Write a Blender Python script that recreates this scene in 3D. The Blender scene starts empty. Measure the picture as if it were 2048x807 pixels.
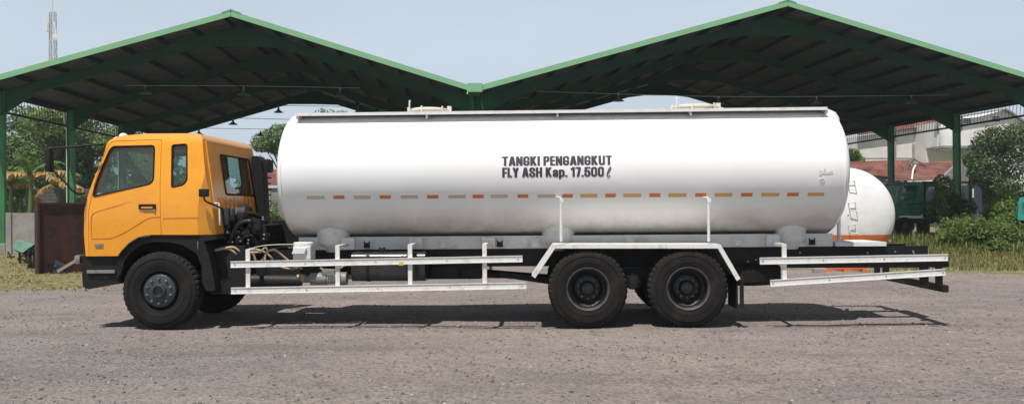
import bpy, bmesh, math, random
from mathutils import Matrix, Vector, noise
R = math.radians
random.seed(7)
SC = bpy.context.scene
COL = SC.collection

# ------------------------------------------------------------------ camera
CAM = Vector((-0.5928, -12.0788, 1.5778))
YAW, PIT, ROL = -0.03217, 0.00702, -0.008246
F = 1850.0
fw = Vector((math.sin(YAW)*math.cos(PIT), math.cos(YAW)*math.cos(PIT), math.sin(PIT)))
r0 = Vector((math.cos(YAW), -math.sin(YAW), 0)); u0 = r0.cross(fw)
rv = r0*math.cos(ROL)+u0*math.sin(ROL); uv = -r0*math.sin(ROL)+u0*math.cos(ROL)
cd = bpy.data.cameras.new('camera'); cam = bpy.data.objects.new('camera', cd); COL.objects.link(cam)
cd.sensor_width = 36; cd.lens = F/2048*36; cd.clip_start = .1; cd.clip_end = 3000
M = Matrix((rv, uv, -fw)).transposed().to_4x4(); M.translation = CAM
cam.matrix_world = M; SC.camera = cam

# ------------------------------------------------------------------ world, sun, exposure
SUN = Vector((-.17, -.40, 1)).normalized()
w = bpy.data.worlds.new('World'); SC.world = w; w.use_nodes = True
nt = w.node_tree; nt.nodes.clear()
sky = nt.nodes.new('ShaderNodeTexSky'); sky.sky_type = 'NISHITA'; sky.sun_disc = False
sky.sun_elevation = math.asin(SUN.z); sky.sun_rotation = math.atan2(SUN.x, SUN.y)
sky.air_density = 1.0; sky.dust_density = 4.0; sky.ozone_density = 1.5
mx = nt.nodes.new('ShaderNodeMix'); mx.data_type = 'RGBA'; mx.inputs[0].default_value = .85
mx.inputs[7].default_value = (6.0, 6.95, 8.0, 1)
bg = nt.nodes.new('ShaderNodeBackground'); bg.inputs[1].default_value = .10
wo = nt.nodes.new('ShaderNodeOutputWorld')
# hazy daylight: bright towards the horizon, deeper overhead, with very faint cloud
stc = nt.nodes.new('ShaderNodeTexCoord'); ssp = nt.nodes.new('ShaderNodeSeparateXYZ'); nt.links.new(stc.outputs['Generated'], ssp.inputs[0])
smr = nt.nodes.new('ShaderNodeMapRange'); smr.interpolation_type = 'SMOOTHSTEP'
for i_, v_ in ((1, .14), (2, .55), (3, 1.0), (4, .20)): smr.inputs[i_].default_value = v_
nt.links.new(ssp.outputs[2], smr.inputs[0])
smp = nt.nodes.new('ShaderNodeMapping'); smp.inputs['Scale'].default_value = (1, 1, 4); nt.links.new(stc.outputs['Generated'], smp.inputs[0])
sno = nt.nodes.new('ShaderNodeTexNoise'); sno.inputs['Scale'].default_value = 2.2; sno.inputs['Detail'].default_value = 5; nt.links.new(smp.outputs[0], sno.inputs['Vector'])
sm2 = nt.nodes.new('ShaderNodeMapRange')
for i_, v_ in ((1, .3), (2, .7), (3, .95), (4, 1.06)): sm2.inputs[i_].default_value = v_
nt.links.new(sno.outputs['Fac'], sm2.inputs[0])
sml = nt.nodes.new('ShaderNodeMath'); sml.operation = 'MULTIPLY'; nt.links.new(smr.outputs[0], sml.inputs[0]); nt.links.new(sm2.outputs[0], sml.inputs[1])
sm3 = nt.nodes.new('ShaderNodeMath'); sm3.operation = 'MULTIPLY'; sm3.inputs[1].default_value = .10; nt.links.new(sml.outputs[0], sm3.inputs[0]); nt.links.new(sm3.outputs[0], bg.inputs[1])
nt.links.new(sky.outputs[0], mx.inputs[6]); nt.links.new(mx.outputs[2], bg.inputs[0]); nt.links.new(bg.outputs[0], wo.inputs[0])
sl = bpy.data.lights.new('sun', 'SUN'); sl.energy = 4.8; sl.angle = R(.6); sl.color = (1, .95, .88)
so = bpy.data.objects.new('sun', sl); COL.objects.link(so)
so.rotation_euler = SUN.to_track_quat('Z', 'Y').to_euler(); so.location = (-10, -20, 40)
vs = SC.view_settings
SC.display_settings.display_device = 'sRGB'
vs.view_transform = 'Standard'; vs.look = 'None'; vs.gamma = 1; vs.exposure = 0.25; vs.use_curve_mapping = False
SC.render.engine = 'CYCLES'

# ------------------------------------------------------------------ helpers
def at(x, y, Y=None, Z=None, X=None):
    """point of the place seen at photo position (x, y) on the plane Y=, Z= or X="""
    d = fw*F + rv*(x-1024) - uv*(y-403.5)
    if Y is not None: t = (Y-CAM.y)/d.y
    elif Z is not None: t = (Z-CAM.z)/d.z
    else: t = (X-CAM.x)/d.x
    return CAM + d*t
def XZ(x, y, Y):
    p = at(x, y, Y=Y); return (p.x, p.z)
# shed frame: u right, v away, measured from the camera's foot point
AX = R(-6.017)
SH = Matrix.Translation((CAM.x, CAM.y, 0)) @ Matrix.Rotation(-AX, 4, 'Z')
def shp(x, y, d):
    """shed coordinates (u, d, z) of what is seen at (x, y) at distance d"""
    dr = fw*F + rv*(x-1024) - uv*(y-403.5)
    v = Vector((math.sin(AX), math.cos(AX), 0)); t = d/dr.dot(v)
    P = CAM + dr*t
    return SH.inverted() @ P
WM = {}
def link(o): COL.objects.link(o); return o
def tag(o, label=None, cat=None, group=None, kind=None):
    if label: o['label'] = label
    if cat: o['category'] = cat
    if group: o['group'] = group
    if kind: o['kind'] = kind
    return o
def thing(name, label, cat, loc=(0,0,0), rz=0, group=None, xf=None):
    o = link(bpy.data.objects.new(name, None)); o.empty_display_size = .3
    m = Matrix.Translation(Vector(loc)) @ Matrix.Rotation(rz, 4, 'Z')
    if xf is not None: m = xf @ m
    o.location = m.to_translation(); o.rotation_euler = m.to_euler()
    WM[o] = m
    return tag(o, label, cat, group)
def finish(me, smooth=None):
    if smooth is not None:
        me.polygons.foreach_set('use_smooth', [True]*len(me.polygons))
        if smooth < 180: me.set_sharp_from_angle(angle=R(smooth))
def place(name, me, mat, parent=None):
    o = link(bpy.data.objects.new(name, me))
    if mat: me.materials.append(mat)
    if parent is not None:
        me.transform(WM[parent].inverted()); o.parent = parent; WM[o] = WM[parent]
    else: WM[o] = Matrix.Identity(4)
    return o
class MB:
    def __init__(s, xf=None): s.v = []; s.f = []; s.xf = xf
    def add(s, vs, fs):
        n = len(s.v); s.v += [tuple(a) for a in vs]; s.f += [tuple(i+n for i in f) for f in fs]; return s
    def box(s, x0, x1, y0, y1, z0, z1, m=None):
        vs = [Vector((x, y, z)) for z in (z0, z1) for y in (y0, y1) for x in (x0, x1)]
        if m: vs = [m@a for a in vs]
        return s.add(vs, [(0,2,3,1),(4,5,7,6),(0,1,5,4),(2,6,7,3),(0,4,6,2),(1,3,7,5)])
    def rbox(s, x0, x1, y0, y1, z0, z1, b=.01, m=None):
        bm = bmesh.new(); bmesh.ops.create_cube(bm, size=1)
        for v in bm.verts: v.co = Vector((x0+(v.co.x+.5)*(x1-x0), y0+(v.co.y+.5)*(y1-y0), z0+(v.co.z+.5)*(z1-z0)))
        bmesh.ops.bevel(bm, geom=bm.edges[:], offset=b, segments=2, affect='EDGES', profile=.7)
        return s.bm(bm, m)
    def bm(s, bm, m=None):
        bm.verts.index_update()
        s.add([(m@v.co if m else v.co.copy()) for v in bm.verts], [[v.index for v in f.verts] for f in bm.faces]); bm.free(); return s
    def beam(s, a, b, w, h, up=(0,0,1)):
        """rectangular bar from a to b: w across, h along up"""
        a = Vector(a); b = Vector(b); d = (b-a).normalized(); up = Vector(up)
        sd = d.cross(up)
        if sd.length < 1e-4: sd = d.cross(Vector((0,1,0)))
        sd.normalize(); u = sd.cross(d).normalized()
        vs = [p + sd*(i*w/2) + u*(j*h/2) for p in (a, b) for i, j in ((-1,-1),(1,-1),(1,1),(-1,1))]
        return s.add(vs, [(0,1,2,3),(7,6,5,4),(0,4,5,1),(1,5,6,2),(2,6,7,3),(3,7,4,0)])
    def tube(s, pts, r, n=8, closed=False):
        pts = [Vector(p) for p in pts]; rs = r if isinstance(r, (list, tuple)) else [r]*len(pts)
        n0 = len(s.v); pu = None; N = len(pts)
        for i, p in enumerate(pts):
            if closed: d = (pts[(i+1) % N]-pts[i-1])
            else: d = (pts[min(i+1, N-1)]-pts[max(i-1, 0)])
            d.normalize()
            if pu is None:
                pu = d.cross(Vector((0,0,1)))
                if pu.length < .05: pu = d.cross(Vector((0,1,0)))
            pu = (pu - d*pu.dot(d)).normalized(); q = d.cross(pu)
            for k in range(n):
                a = 2*math.pi*k/n; s.v.append(tuple(p+(pu*math.cos(a)+q*math.sin(a))*rs[i]))
        for i in range(N if closed else N-1):
            j = (i+1) % N
            for k in range(n):
                l = (k+1) % n
                s.f.append((n0+i*n+k, n0+i*n+l, n0+j*n+l, n0+j*n+k))
        if not closed:
            s.f.append(tuple(n0+k for k in range(n))[::-1]); s.f.append(tuple(n0+(N-1)*n+k for k in range(n)))
        return s
    def lathe(s, prof, c, axis='Z', n=32, sy=1.0, mod=None):
        """prof: (radius, height) pairs, revolved about the axis through c"""
        c = Vector(c); n0 = len(s.v)
        for i, (r, h) in enumerate(prof):
            for k in range(n):
                a = 2*math.pi*k/n; rr = r*(mod(i, k) if mod else 1)
                p, q = rr*math.cos(a), rr*math.sin(a)*sy
                v = {'Z': (p, q, h), 'Y': (p, h, q), 'X': (h, p, q)}[axis]
                s.v.append(tuple(c+Vector(v)))
        for i in range(len(prof)-1):
            for k in range(n):
                l = (k+1) % n
                s.f.append((n0+i*n+k, n0+i*n+l, n0+(i+1)*n+l, n0+(i+1)*n+k))
        for i, rev in ((0, True), (len(prof)-1, False)):
            if prof[i][0] > 1e-4:
                t = tuple(n0+i*n+k for k in range(n)); s.f.append(t[::-1] if rev else t)
        return s
    def prism(s, poly, a0, a1, axis='Y'):
        """polygon extruded along an axis. Y: poly is (x,z); X: (y,z); Z: (x,y)"""
        mk = {'Y': lambda p, a: (p[0], a, p[1]), 'X': lambda p, a: (a, p[0], p[1]), 'Z': lambda p, a: (p[0], p[1], a)}[axis]
        n = len(poly)
        return s.add([mk(p, a0) for p in poly]+[mk(p, a1) for p in poly],
                     [tuple(range(n)), tuple(range(2*n-1, n-1, -1))]+[(i, i+n, (i+1) % n+n, (i+1) % n) for i in range(n)])
    def mesh(s, name='m', fix=True):
        me = bpy.data.meshes.new(name)
        vs = s.v
        if s.xf: vs = [tuple(s.xf@Vector(v)) for v in vs]
        me.from_pydata(vs, [], s.f)
        if fix:
            bm = bmesh.new(); bm.from_mesh(me); bmesh.ops.recalc_face_normals(bm, faces=bm.faces); bm.to_mesh(me); bm.free()
        return me
    def build(s, name, mat, parent=None, smooth=None, fix=True):
        me = s.mesh(name, fix); finish(me, smooth)
        return place(name, me, mat, parent)
def fillet(poly, rad, seg=5):
    """round the corners of a closed 2D polygon; rad: one radius or one per corner"""
    out = []; n = len(poly)
    for i, p in enumerate(poly):
        r = rad[i] if isinstance(rad, (list, tuple)) else rad
        p = Vector(p); a = Vector(poly[i-1])-p; b = Vector(poly[(i+1) % n])-p
        if r <= 0: out.append(tuple(p)); continue
        la, lb = a.length, b.length; a.normalize(); b.normalize()
        t = min(r, la*.45, lb*.45); A = p+a*t; B = p+b*t
        for k in range(seg+1):
            q = k/seg; out.append(tuple(A*(1-q)**2+p*2*q*(1-q)+B*q*q))
    return out
def boolean(me, other, op):
    a = link(bpy.data.objects.new('a', me)); b = link(bpy.data.objects.new('b', other))
    md = a.modifiers.new('b', 'BOOLEAN'); md.operation = op; md.object = b; md.solver = 'EXACT'
    dg = bpy.context.evaluated_depsgraph_get(); dg.update()
    out = bpy.data.meshes.new_from_object(a.evaluated_get(dg))
    bpy.data.objects.remove(a); bpy.data.objects.remove(b)
    return out
def copytree(o, parent=None):
    c = link(o.copy()); c.parent = parent
    for ch in o.children: copytree(ch, c)
    return c

# ------------------------------------------------------------------ materials
def newmat(name):
    m = bpy.data.materials.new(name); m.use_nodes = True; t = m.node_tree
    return m, t, t.nodes['Principled BSDF']
def N(t, ty, **kw):
    n = t.nodes.new(ty)
    for k, v in kw.items(): setattr(n, k, v)
    return n
def noisetex(t, scale, detail=6, rough=.6, coord='Object', vec=None, dist=0):
    n = N(t, 'ShaderNodeTexNoise'); n.inputs['Scale'].default_value = scale
    n.inputs['Detail'].default_value = detail; n.inputs['Roughness'].default_value = rough; n.inputs['Distortion'].default_value = dist
    if vec is None:
        tc = N(t, 'ShaderNodeTexCoord'); vec = tc.outputs[coord]
    t.links.new(vec, n.inputs['Vector']); return n.outputs['Fac']
def ramp(t, fac, stops):
    r = N(t, 'ShaderNodeValToRGB'); e = r.color_ramp.elements
    while len(e) < len(stops): e.new(.5)
    for i, (p, c) in enumerate(stops):
        e[i].position = p; e[i].color = (*c, 1) if len(c) == 3 else c
    t.links.new(fac, r.inputs[0]); return r.outputs[0]
def mixc(t, f, a, b):
    m = N(t, 'ShaderNodeMix', data_type='RGBA')
    for i, v in ((0, f), (6, a), (7, b)):
        if isinstance(v, (int, float)): m.inputs[i].default_value = v
        elif isinstance(v, tuple): m.inputs[i].default_value = (*v, 1)
        else: t.links.new(v, m.inputs[i])
    return m.outputs[2]
def bump(t, b, fac, strength=.3, dist=.01):
    n = N(t, 'ShaderNodeBump'); n.inputs['Strength'].default_value = strength; n.inputs['Distance'].default_value = dist
    t.links.new(fac, n.inputs['Height']); t.links.new(n.outputs[0], b.inputs['Normal'])
def dirty(name, col, dirt, amt=(.45, .75), scale=3, rough=.5, metal=0, bscale=40, bstr=.1, coat=0, spec=.5):
    m, t, b = newmat(name)
    f = noisetex(t, scale, 8, .65); f2 = noisetex(t, scale*9, 5, .6)
    msk = ramp(t, f, [(amt[0], (0,0,0)), (amt[1], (1,1,1))])
    c = mixc(t, msk, col, dirt)
    c = mixc(t, ramp(t, f2, [(.35, (0,0,0)), (.7, (.35,.35,.35))]), c, dirt)
    t.links.new(c, b.inputs['Base Color'])
    b.inputs['Metallic'].default_value = metal; b.inputs['Specular IOR Level'].default_value = spec
    rr = ramp(t, f2, [(.3, (rough*.8,)*3), (.7, (min(1, rough*1.25),)*3)])
    t.links.new(rr, b.inputs['Roughness'])
    b.inputs['Coat Weight'].default_value = coat; b.inputs['Coat Roughness'].default_value = .08
    bump(t, b, noisetex(t, bscale, 4, .6), bstr, .004)
    return m
MT = {}
MT['orange'] = dirty('orange_paint', (.84,.335,.006), (.66,.26,.03), (.5,.85), 1.6, .36, bscale=4, bstr=.05, coat=.6)
MT['white'] = dirty('white_paint', (.78,.78,.77), (.42,.37,.32), (.52,.85), 7, .45)
MT['cream'] = dirty('cream_paint', (.70,.66,.57), (.45,.40,.33), (.45,.8), 6, .55)
MT['galv'] = dirty('pale_grey_paint', (.72,.74,.75), (.40,.37,.33), (.52,.85), 5, .5)
MT['black'] = dirty('black_chassis_paint', (.006,.006,.007), (.022,.020,.018), (.5,.9), 4, .55, spec=.3)
MT['blackgloss'] = dirty('black_gloss_paint', (.010,.010,.012), (.05,.045,.04), (.5,.9), 6, .32, coat=.3)
MT['plastic'] = dirty('black_plastic', (.007,.007,.008), (.022,.020,.018), (.5,.9), 3, .6, spec=.3)
MT['rubber'] = dirty('tyre_rubber', (.010,.0095,.0095), (.038,.032,.029), (.48,.9), 5, .85, bscale=60, bstr=.2, spec=.2)
MT['rim'] = dirty('dark_rim', (.006,.007,.010), (.018,.017,.016), (.5,.9), 8, .45)
MT['hub'] = dirty('hub_blue_grey', (.028,.038,.046), (.05,.05,.048), (.5,.9), 8, .4)
MT['steel'] = dirty('bare_steel', (.42,.42,.42), (.2,.18,.16), (.45,.8), 12, .35, metal=.8)
MT['chrome'] = dirty('bright_metal', (.7,.7,.7), (.4,.4,.4), (.6,.9), 12, .15, metal=1)
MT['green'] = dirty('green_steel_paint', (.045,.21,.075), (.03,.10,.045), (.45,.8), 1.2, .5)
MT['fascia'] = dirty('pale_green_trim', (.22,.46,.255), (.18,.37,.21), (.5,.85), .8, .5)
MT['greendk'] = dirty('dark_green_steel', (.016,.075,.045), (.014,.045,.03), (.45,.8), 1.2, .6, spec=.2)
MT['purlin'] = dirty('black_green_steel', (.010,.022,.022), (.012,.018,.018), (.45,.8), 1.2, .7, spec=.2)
MT['rust'] = dirty('rusty_plate', (.085,.022,.015), (.028,.014,.012), (.38,.60), 3.0, .85, bscale=14, bstr=.5)
MT['orangered'] = dirty('orange_red_paint', (.72,.16,.035), (.42,.12,.05), (.5,.85), 4, .5)
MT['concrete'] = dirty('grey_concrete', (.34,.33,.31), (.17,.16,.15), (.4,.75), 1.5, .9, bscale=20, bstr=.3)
MT['darkwall'] = dirty('dark_block', (.13,.13,.125), (.06,.06,.055), (.35,.7), 1.2, .95, bscale=12, bstr=.3)  # dark grey blockwork, mottled darker at random
MT['hose'] = dirty('beige_hose', (.42,.33,.22), (.22,.16,.1), (.45,.8), 12, .5)
MT['tgreen'] = dirty('dark_green_cab', (.06,.27,.15), (.02,.05,.03), (.4,.75), 2, .45)
MT['teal'] = dirty('teal_cab', (.03,.33,.24), (.03,.18,.14), (.5,.85), 2, .45)
MT['blue'] = dirty('dark_blue_grey', (.03,.045,.075), (.04,.04,.045), (.4,.75), 2, .6)
MT['lampshade'] = dirty('enamel_shade', (.13,.20,.18), (.03,.03,.03), (.5,.85), 6, .4)
MT['seat'] = dirty('seat_fabric', (.05,.05,.055), (.09,.085,.08), (.4,.7), 8, .95)
MT['text'] = dirty('dark_lettering', (.035,.022,.04), (.07,.05,.075), (.4,.7), 6, .6)
MT['mark'] = dirty('faded_mark', (.50,.49,.52), (.62,.62,.62), (.4,.6), 30, .6)
MT['tapeo'] = dirty('orange_reflective_tape', (.66,.20,.045), (.52,.19,.07), (.4,.8), 10, .35)
MT['tapey'] = dirty('yellow_reflective_tape', (.66,.40,.12), (.58,.40,.18), (.4,.8), 10, .35)
MT['tapeg'] = dirty('faded_reflective_tape', (.56,.49,.41), (.48,.42,.33), (.4,.8), 10, .35)
MT['yellow'] = dirty('yellow_sticker', (.75,.55,.05), (.6,.45,.05), (.5,.8), 10, .4)
MT['roofin'] = dirty('roof_sheet', (.078,.092,.108), (.055,.066,.078), (.35,.75), .6, .6)
MT['plaster'] = dirty('white_plaster', (.80,.78,.77), (.52,.50,.48), (.4,.75), .5, .9, bscale=6, bstr=.2)
MT['bark'] = dirty('bark', (.10,.075,.05), (.05,.04,.03), (.4,.7), 6, .95, bscale=20, bstr=.6)
MT['tower'] = dirty('tower_steel', (.36,.37,.38), (.42,.34,.33), (.45,.7), .15, .6)
MT['tarp'] = dirty('faded_green_sheet', (.10,.24,.17), (.06,.12,.09), (.4,.7), 5, .6)
# white tank paint with its brown wash of old dirt low on the shell and faint streaks
def tankmat():
    m, t, b = newmat('tank_white_paint')
    tc = N(t, 'ShaderNodeTexCoord'); sp = N(t, 'ShaderNodeSeparateXYZ'); t.links.new(tc.outputs['Object'], sp.inputs[0])
    mp = N(t, 'ShaderNodeMapping'); mp.inputs['Scale'].default_value = (1.6, 1.6, .35); t.links.new(tc.outputs['Object'], mp.inputs[0])
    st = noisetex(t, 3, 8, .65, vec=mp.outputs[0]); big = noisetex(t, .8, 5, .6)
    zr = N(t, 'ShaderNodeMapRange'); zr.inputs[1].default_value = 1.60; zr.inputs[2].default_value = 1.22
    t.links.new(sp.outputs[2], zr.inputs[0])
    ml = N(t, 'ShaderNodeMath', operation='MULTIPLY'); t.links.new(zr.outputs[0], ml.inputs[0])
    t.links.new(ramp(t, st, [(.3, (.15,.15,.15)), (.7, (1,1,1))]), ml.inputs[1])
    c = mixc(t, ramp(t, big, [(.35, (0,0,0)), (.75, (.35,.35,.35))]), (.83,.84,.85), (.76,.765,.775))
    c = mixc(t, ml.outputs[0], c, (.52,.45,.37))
    c = mixc(t, ramp(t, noisetex(t, 14, 4, .7), [(.66, (0,0,0)), (.8, (.35,.35,.35))]), c, (.62,.60,.58))
    t.links.new(c, b.inputs['Base Color']); b.inputs['Roughness'].default_value = .34
    b.inputs['Specular IOR Level'].default_value = .5
    ad = N(t, 'ShaderNodeMath', operation='ADD'); t.links.new(noisetex(t, 1.1, 2, .5), ad.inputs[0])
    m2 = N(t, 'ShaderNodeMath', operation='MULTIPLY'); m2.inputs[1].default_value = .06; t.links.new(noisetex(t, 9, 3, .5), m2.inputs[0]); t.links.new(m2.outputs[0], ad.inputs[1])
    bump(t, b, ad.outputs[0], .25, .05)
    return m
MT['tank'] = tankmat()
def glassmat(name, tint, rough=.02, gl=1.0):
    m = bpy.data.materials.new(name); m.use_nodes = True; t = m.node_tree; t.nodes.clear()
    o = N(t, 'ShaderNodeOutputMaterial'); tr = N(t, 'ShaderNodeBsdfTransparent'); tr.inputs[0].default_value = (*tint, 1)
    g = N(t, 'ShaderNodeBsdfGlossy'); g.inputs['Roughness'].default_value = rough
    lw = N(t, 'ShaderNodeLayerWeight'); lw.inputs[0].default_value = .5
    p5 = N(t, 'ShaderNodeMath', operation='POWER'); p5.inputs[1].default_value = 4; t.links.new(lw.outputs['Facing'], p5.inputs[0])
    fr = N(t, 'ShaderNodeMath', operation='MULTIPLY_ADD'); fr.inputs[1].default_value = .9; fr.inputs[2].default_value = .06; t.links.new(p5.outputs[0], fr.inputs[0])
    df = N(t, 'ShaderNodeBsdfDiffuse'); df.inputs[0].default_value = (.35,.38,.36,1)
    m0 = N(t, 'ShaderNodeMixShader'); m0.inputs[0].default_value = .035 ; t.links.new(tr.outputs[0], m0.inputs[1]); t.links.new(df.outputs[0], m0.inputs[2])
    ms = N(t, 'ShaderNodeMixShader'); t.links.new(fr.outputs[0], ms.inputs[0]); t.links.new(m0.outputs[0], ms.inputs[1]); t.links.new(g.outputs[0], ms.inputs[2])
    t.links.new(ms.outputs[0], o.inputs[0]); return m
MT['glass'] = glassmat('cab_glass', (.80,.90,.86))
def foliage(name, a, b_, c_):
    m, t, b = newmat(name)
    g = N(t, 'ShaderNodeNewGeometry')
    col = ramp(t, g.outputs['Random Per Island'], [(0, a), (.6, b_), (1, c_)])
    f = noisetex(t, .7, 4, .6)
    col = mixc(t, ramp(t, f, [(.35, (0,0,0)), (.7, (.5,.5,.5))]), col, tuple(v*.6 for v in b_))
    t.links.new(col, b.inputs['Base Color']); b.inputs['Roughness'].default_value = .5
    # thin leaves let some light through
    tl = N(t, 'ShaderNodeBsdfTranslucent'); t.links.new(col, tl.inputs[0])
    ms = N(t, 'ShaderNodeMixShader'); ms.inputs[0].default_value = .4
    out = t.nodes['Material Output']; t.links.new(b.outputs[0], ms.inputs[1]); t.links.new(tl.outputs[0], ms.inputs[2]); t.links.new(ms.outputs[0], out.inputs[0])
    return m
MT['leaf'] = foliage('leaves_mid_green', (.06,.13,.03), (.15,.26,.06), (.30,.40,.13))
MT['leafdark'] = foliage('leaves_dark_green', (.035,.09,.025), (.09,.18,.045), (.20,.30,.09))
MT['leafdeep'] = foliage('leaves_deep_green', (.018,.05,.014), (.05,.115,.028), (.20,.30,.09))
MT['leafyel'] = foliage('leaves_yellow_green', (.07,.14,.02), (.14,.23,.04), (.24,.30,.07))
MT['banana'] = foliage('banana_leaf', (.07,.17,.04), (.11,.23,.05), (.2,.3,.08))
MT['dryleaf'] = foliage('dry_banana_leaf', (.26,.16,.05), (.50,.30,.09), (.62,.44,.14))
MT['grass'] = foliage('grass_blades', (.09,.13,.025), (.20,.21,.055), (.40,.33,.13))
MT['drygrass'] = foliage('dry_grass_blades', (.12,.15,.035), (.26,.25,.09), (.42,.35,.18))
MT['weed'] = foliage('weed_leaves', (.06,.12,.02), (.12,.19,.04), (.22,.26,.07))

# ------------------------------------------------------------------ ground
def groundmat():
    m, t, b = newmat('gravel_yard')
    tc = N(t, 'ShaderNodeTexCoord'); P = tc.outputs['Object']
    sp = N(t, 'ShaderNodeSeparateXYZ'); t.links.new(P, sp.inputs[0])
    big = noisetex(t, .22, 5, .55, vec=P); mid = noisetex(t, 1.6, 6, .6, vec=P)
    fine = noisetex(t, 28, 6, .75, vec=P)
    c = ramp(t, big, [(.38, (.236,.207,.202)), (.62, (.298,.250,.235))])
    # bluish grey crushed stone at the front left, browner dust in the middle
    mr = N(t, 'ShaderNodeMapRange'); mr.inputs[1].default_value = 1.5; mr.inputs[2].default_value = -2.6
    ad = N(t, 'ShaderNodeMath', operation='MULTIPLY_ADD'); ad.inputs[1].default_value = .75
    a2 = N(t, 'ShaderNodeMath', operation='MULTIPLY_ADD'); a2.inputs[1].default_value = 5.0; t.links.new(big, a2.inputs[0]); t.links.new(sp.outputs[0], a2.inputs[2])
    t.links.new(sp.outputs[1], ad.inputs[0]); t.links.new(a2.outputs[0], ad.inputs[2])
    a3 = N(t, 'ShaderNodeMath', operation='ADD'); a3.inputs[1].default_value = 3.0; t.links.new(ad.outputs[0], a3.inputs[0])
    t.links.new(a3.outputs[0], mr.inputs[0])
    mm = N(t, 'ShaderNodeMath', operation='MULTIPLY'); mm.inputs[1].default_value = .75; t.links.new(mr.outputs[0], mm.inputs[0])
    c = mixc(t, mm.outputs[0], c, (.238,.232,.228))
    c = mixc(t, ramp(t, mid, [(.42, (0,0,0)), (.66, (.55,.55,.55))]), c, (.190,.170,.160))
    # worn lanes running along the yard, and darker damp looking patches
    lm = N(t, 'ShaderNodeMapping'); lm.inputs['Scale'].default_value = (.10, .75, 1); lm.inputs['Rotation'].default_value = (0, 0, .08); t.links.new(P, lm.inputs[0])
    lane = noisetex(t, 1.0, 5, .6, vec=lm.outputs[0])
    c = mixc(t, ramp(t, lane, [(.50, (0,0,0)), (.62, (.65,.65,.65))]), c, (.30,.262,.235))
    c = mixc(t, ramp(t, lane, [(.34, (.6,.6,.6)), (.44, (0,0,0))]), c, (.150,.140,.140))
    c = mixc(t, ramp(t, noisetex(t, .9, 9, .75, vec=P), [(.54, (0,0,0)), (.64, (.5,.5,.5))]), c, (.135,.125,.122))
    # stones
    vo = N(t, 'ShaderNodeTexVoronoi'); vo.inputs['Scale'].default_value = 34; t.links.new(P, vo.inputs['Vector'])
    sc = N(t, 'ShaderNodeSeparateColor'); t.links.new(vo.outputs['Color'], sc.inputs[0])
    stone = ramp(t, sc.outputs[0], [(0, (.50,.49,.48)), (.45, (1,1,1)), (.8, (1.0,.98,.95)), (1, (1.2,1.18,1.15))])
    mu = N(t, 'ShaderNodeMix', data_type='RGBA', blend_type='MULTIPLY'); mu.inputs[0].default_value = .8
    t.links.new(c, mu.inputs[6]); t.links.new(stone, mu.inputs[7]); c = mu.outputs[2]
    fr = ramp(t, fine, [(.3, (.62,.62,.62)), (.5, (1,1,1)), (.75, (1.3,1.3,1.3))])
    mu = N(t, 'ShaderNodeMix', data_type='RGBA', blend_type='MULTIPLY'); mu.inputs[0].default_value = .8
    t.links.new(c, mu.inputs[6]); t.links.new(fr, mu.inputs[7]); c = mu.outputs[2]
    # grassy, straw coloured soil beyond the yard's edge
    e = N(t, 'ShaderNodeMath', operation='MULTIPLY_ADD'); e.inputs[1].default_value = 1.1; t.links.new(sp.outputs[0], e.inputs[0]); e.inputs[2].default_value = 18.2
    e2 = N(t, 'ShaderNodeMath', operation='MULTIPLY_ADD'); e2.inputs[1].default_value = -1.2; e2.inputs[2].default_value = 19.6; t.links.new(sp.outputs[0], e2.inputs[0])
    e3 = N(t, 'ShaderNodeMath', operation='MAXIMUM'); e3.inputs[1].default_value = 9.8; t.links.new(e2.outputs[0], e3.inputs[0])
    e4 = N(t, 'ShaderNodeMath', operation='MINIMUM'); e4.inputs[1].default_value = 16; t.links.new(e3.outputs[0], e4.inputs[0])
    emin = N(t, 'ShaderNodeMath', operation='MINIMUM'); t.links.new(e4.outputs[0], emin.inputs[1]); t.links.new(e.outputs[0], emin.inputs[0])
    ng = N(t, 'ShaderNodeMath', operation='MULTIPLY'); ng.inputs[1].default_value = -1
    t.links.new(emin.outputs[0], ng.inputs[0])
    df = N(t, 'ShaderNodeMath', operation='ADD'); t.links.new(sp.outputs[1], df.inputs[0]); t.links.new(ng.outputs[0], df.inputs[1])
    wob = N(t, 'ShaderNodeMath', operation='MULTIPLY_ADD'); wob.inputs[1].default_value = 11; t.links.new(noisetex(t, .55, 9, .7, vec=P), wob.inputs[0]); t.links.new(df.outputs[0], wob.inputs[2])
    mk = N(t, 'ShaderNodeMapRange'); mk.inputs[1].default_value = 4.6; mk.inputs[2].default_value = 6.2; t.links.new(wob.outputs[0], mk.inputs[0])
    soil = ramp(t, noisetex(t, 3.5, 8, .7, vec=P), [(.36, (.075,.105,.03)), (.5, (.19,.18,.085)), (.66, (.31,.26,.19))])
    c = mixc(t, mk.outputs[0], c, soil)
    t.links.new(c, b.inputs['Base Color']); b.inputs['Roughness'].default_value = .95; b.inputs['Specular IOR Level'].default_value = .2
    dd = N(t, 'ShaderNodeMath', operation='MULTIPLY_ADD'); dd.inputs[1].default_value = -.6
    t.links.new(vo.outputs['Distance'], dd.inputs[0]); t.links.new(fine, dd.inputs[2])
    bump(t, b, dd.outputs[0], .85, .03)
    return m
MT['ground'] = groundmat()
def gz(x, y):
    if abs(x) > 40 or y > 60 or y < -14: return 0
    return .022*noise.noise(Vector((x*.5, y*.5, 0)))+.012*noise.noise(Vector((x*2, y*2, 3)))
g = MB()
xs = [-420,-240,-120,-60]+[-32+.32*i for i in range(188)]+[60,120,240,420]
ys = [-60,-20]+[-12+.25*i for i in range(160)]+[32,40,60,120,250,480]
for yy in ys:
    for xx in xs: g.v.append((xx, yy, gz(xx, yy)))
nx = len(xs)
for j in range(len(ys)-1):
    for i in range(nx-1): g.f.append((j*nx+i, j*nx+i+1, (j+1)*nx+i+1, (j+1)*nx+i))
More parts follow.
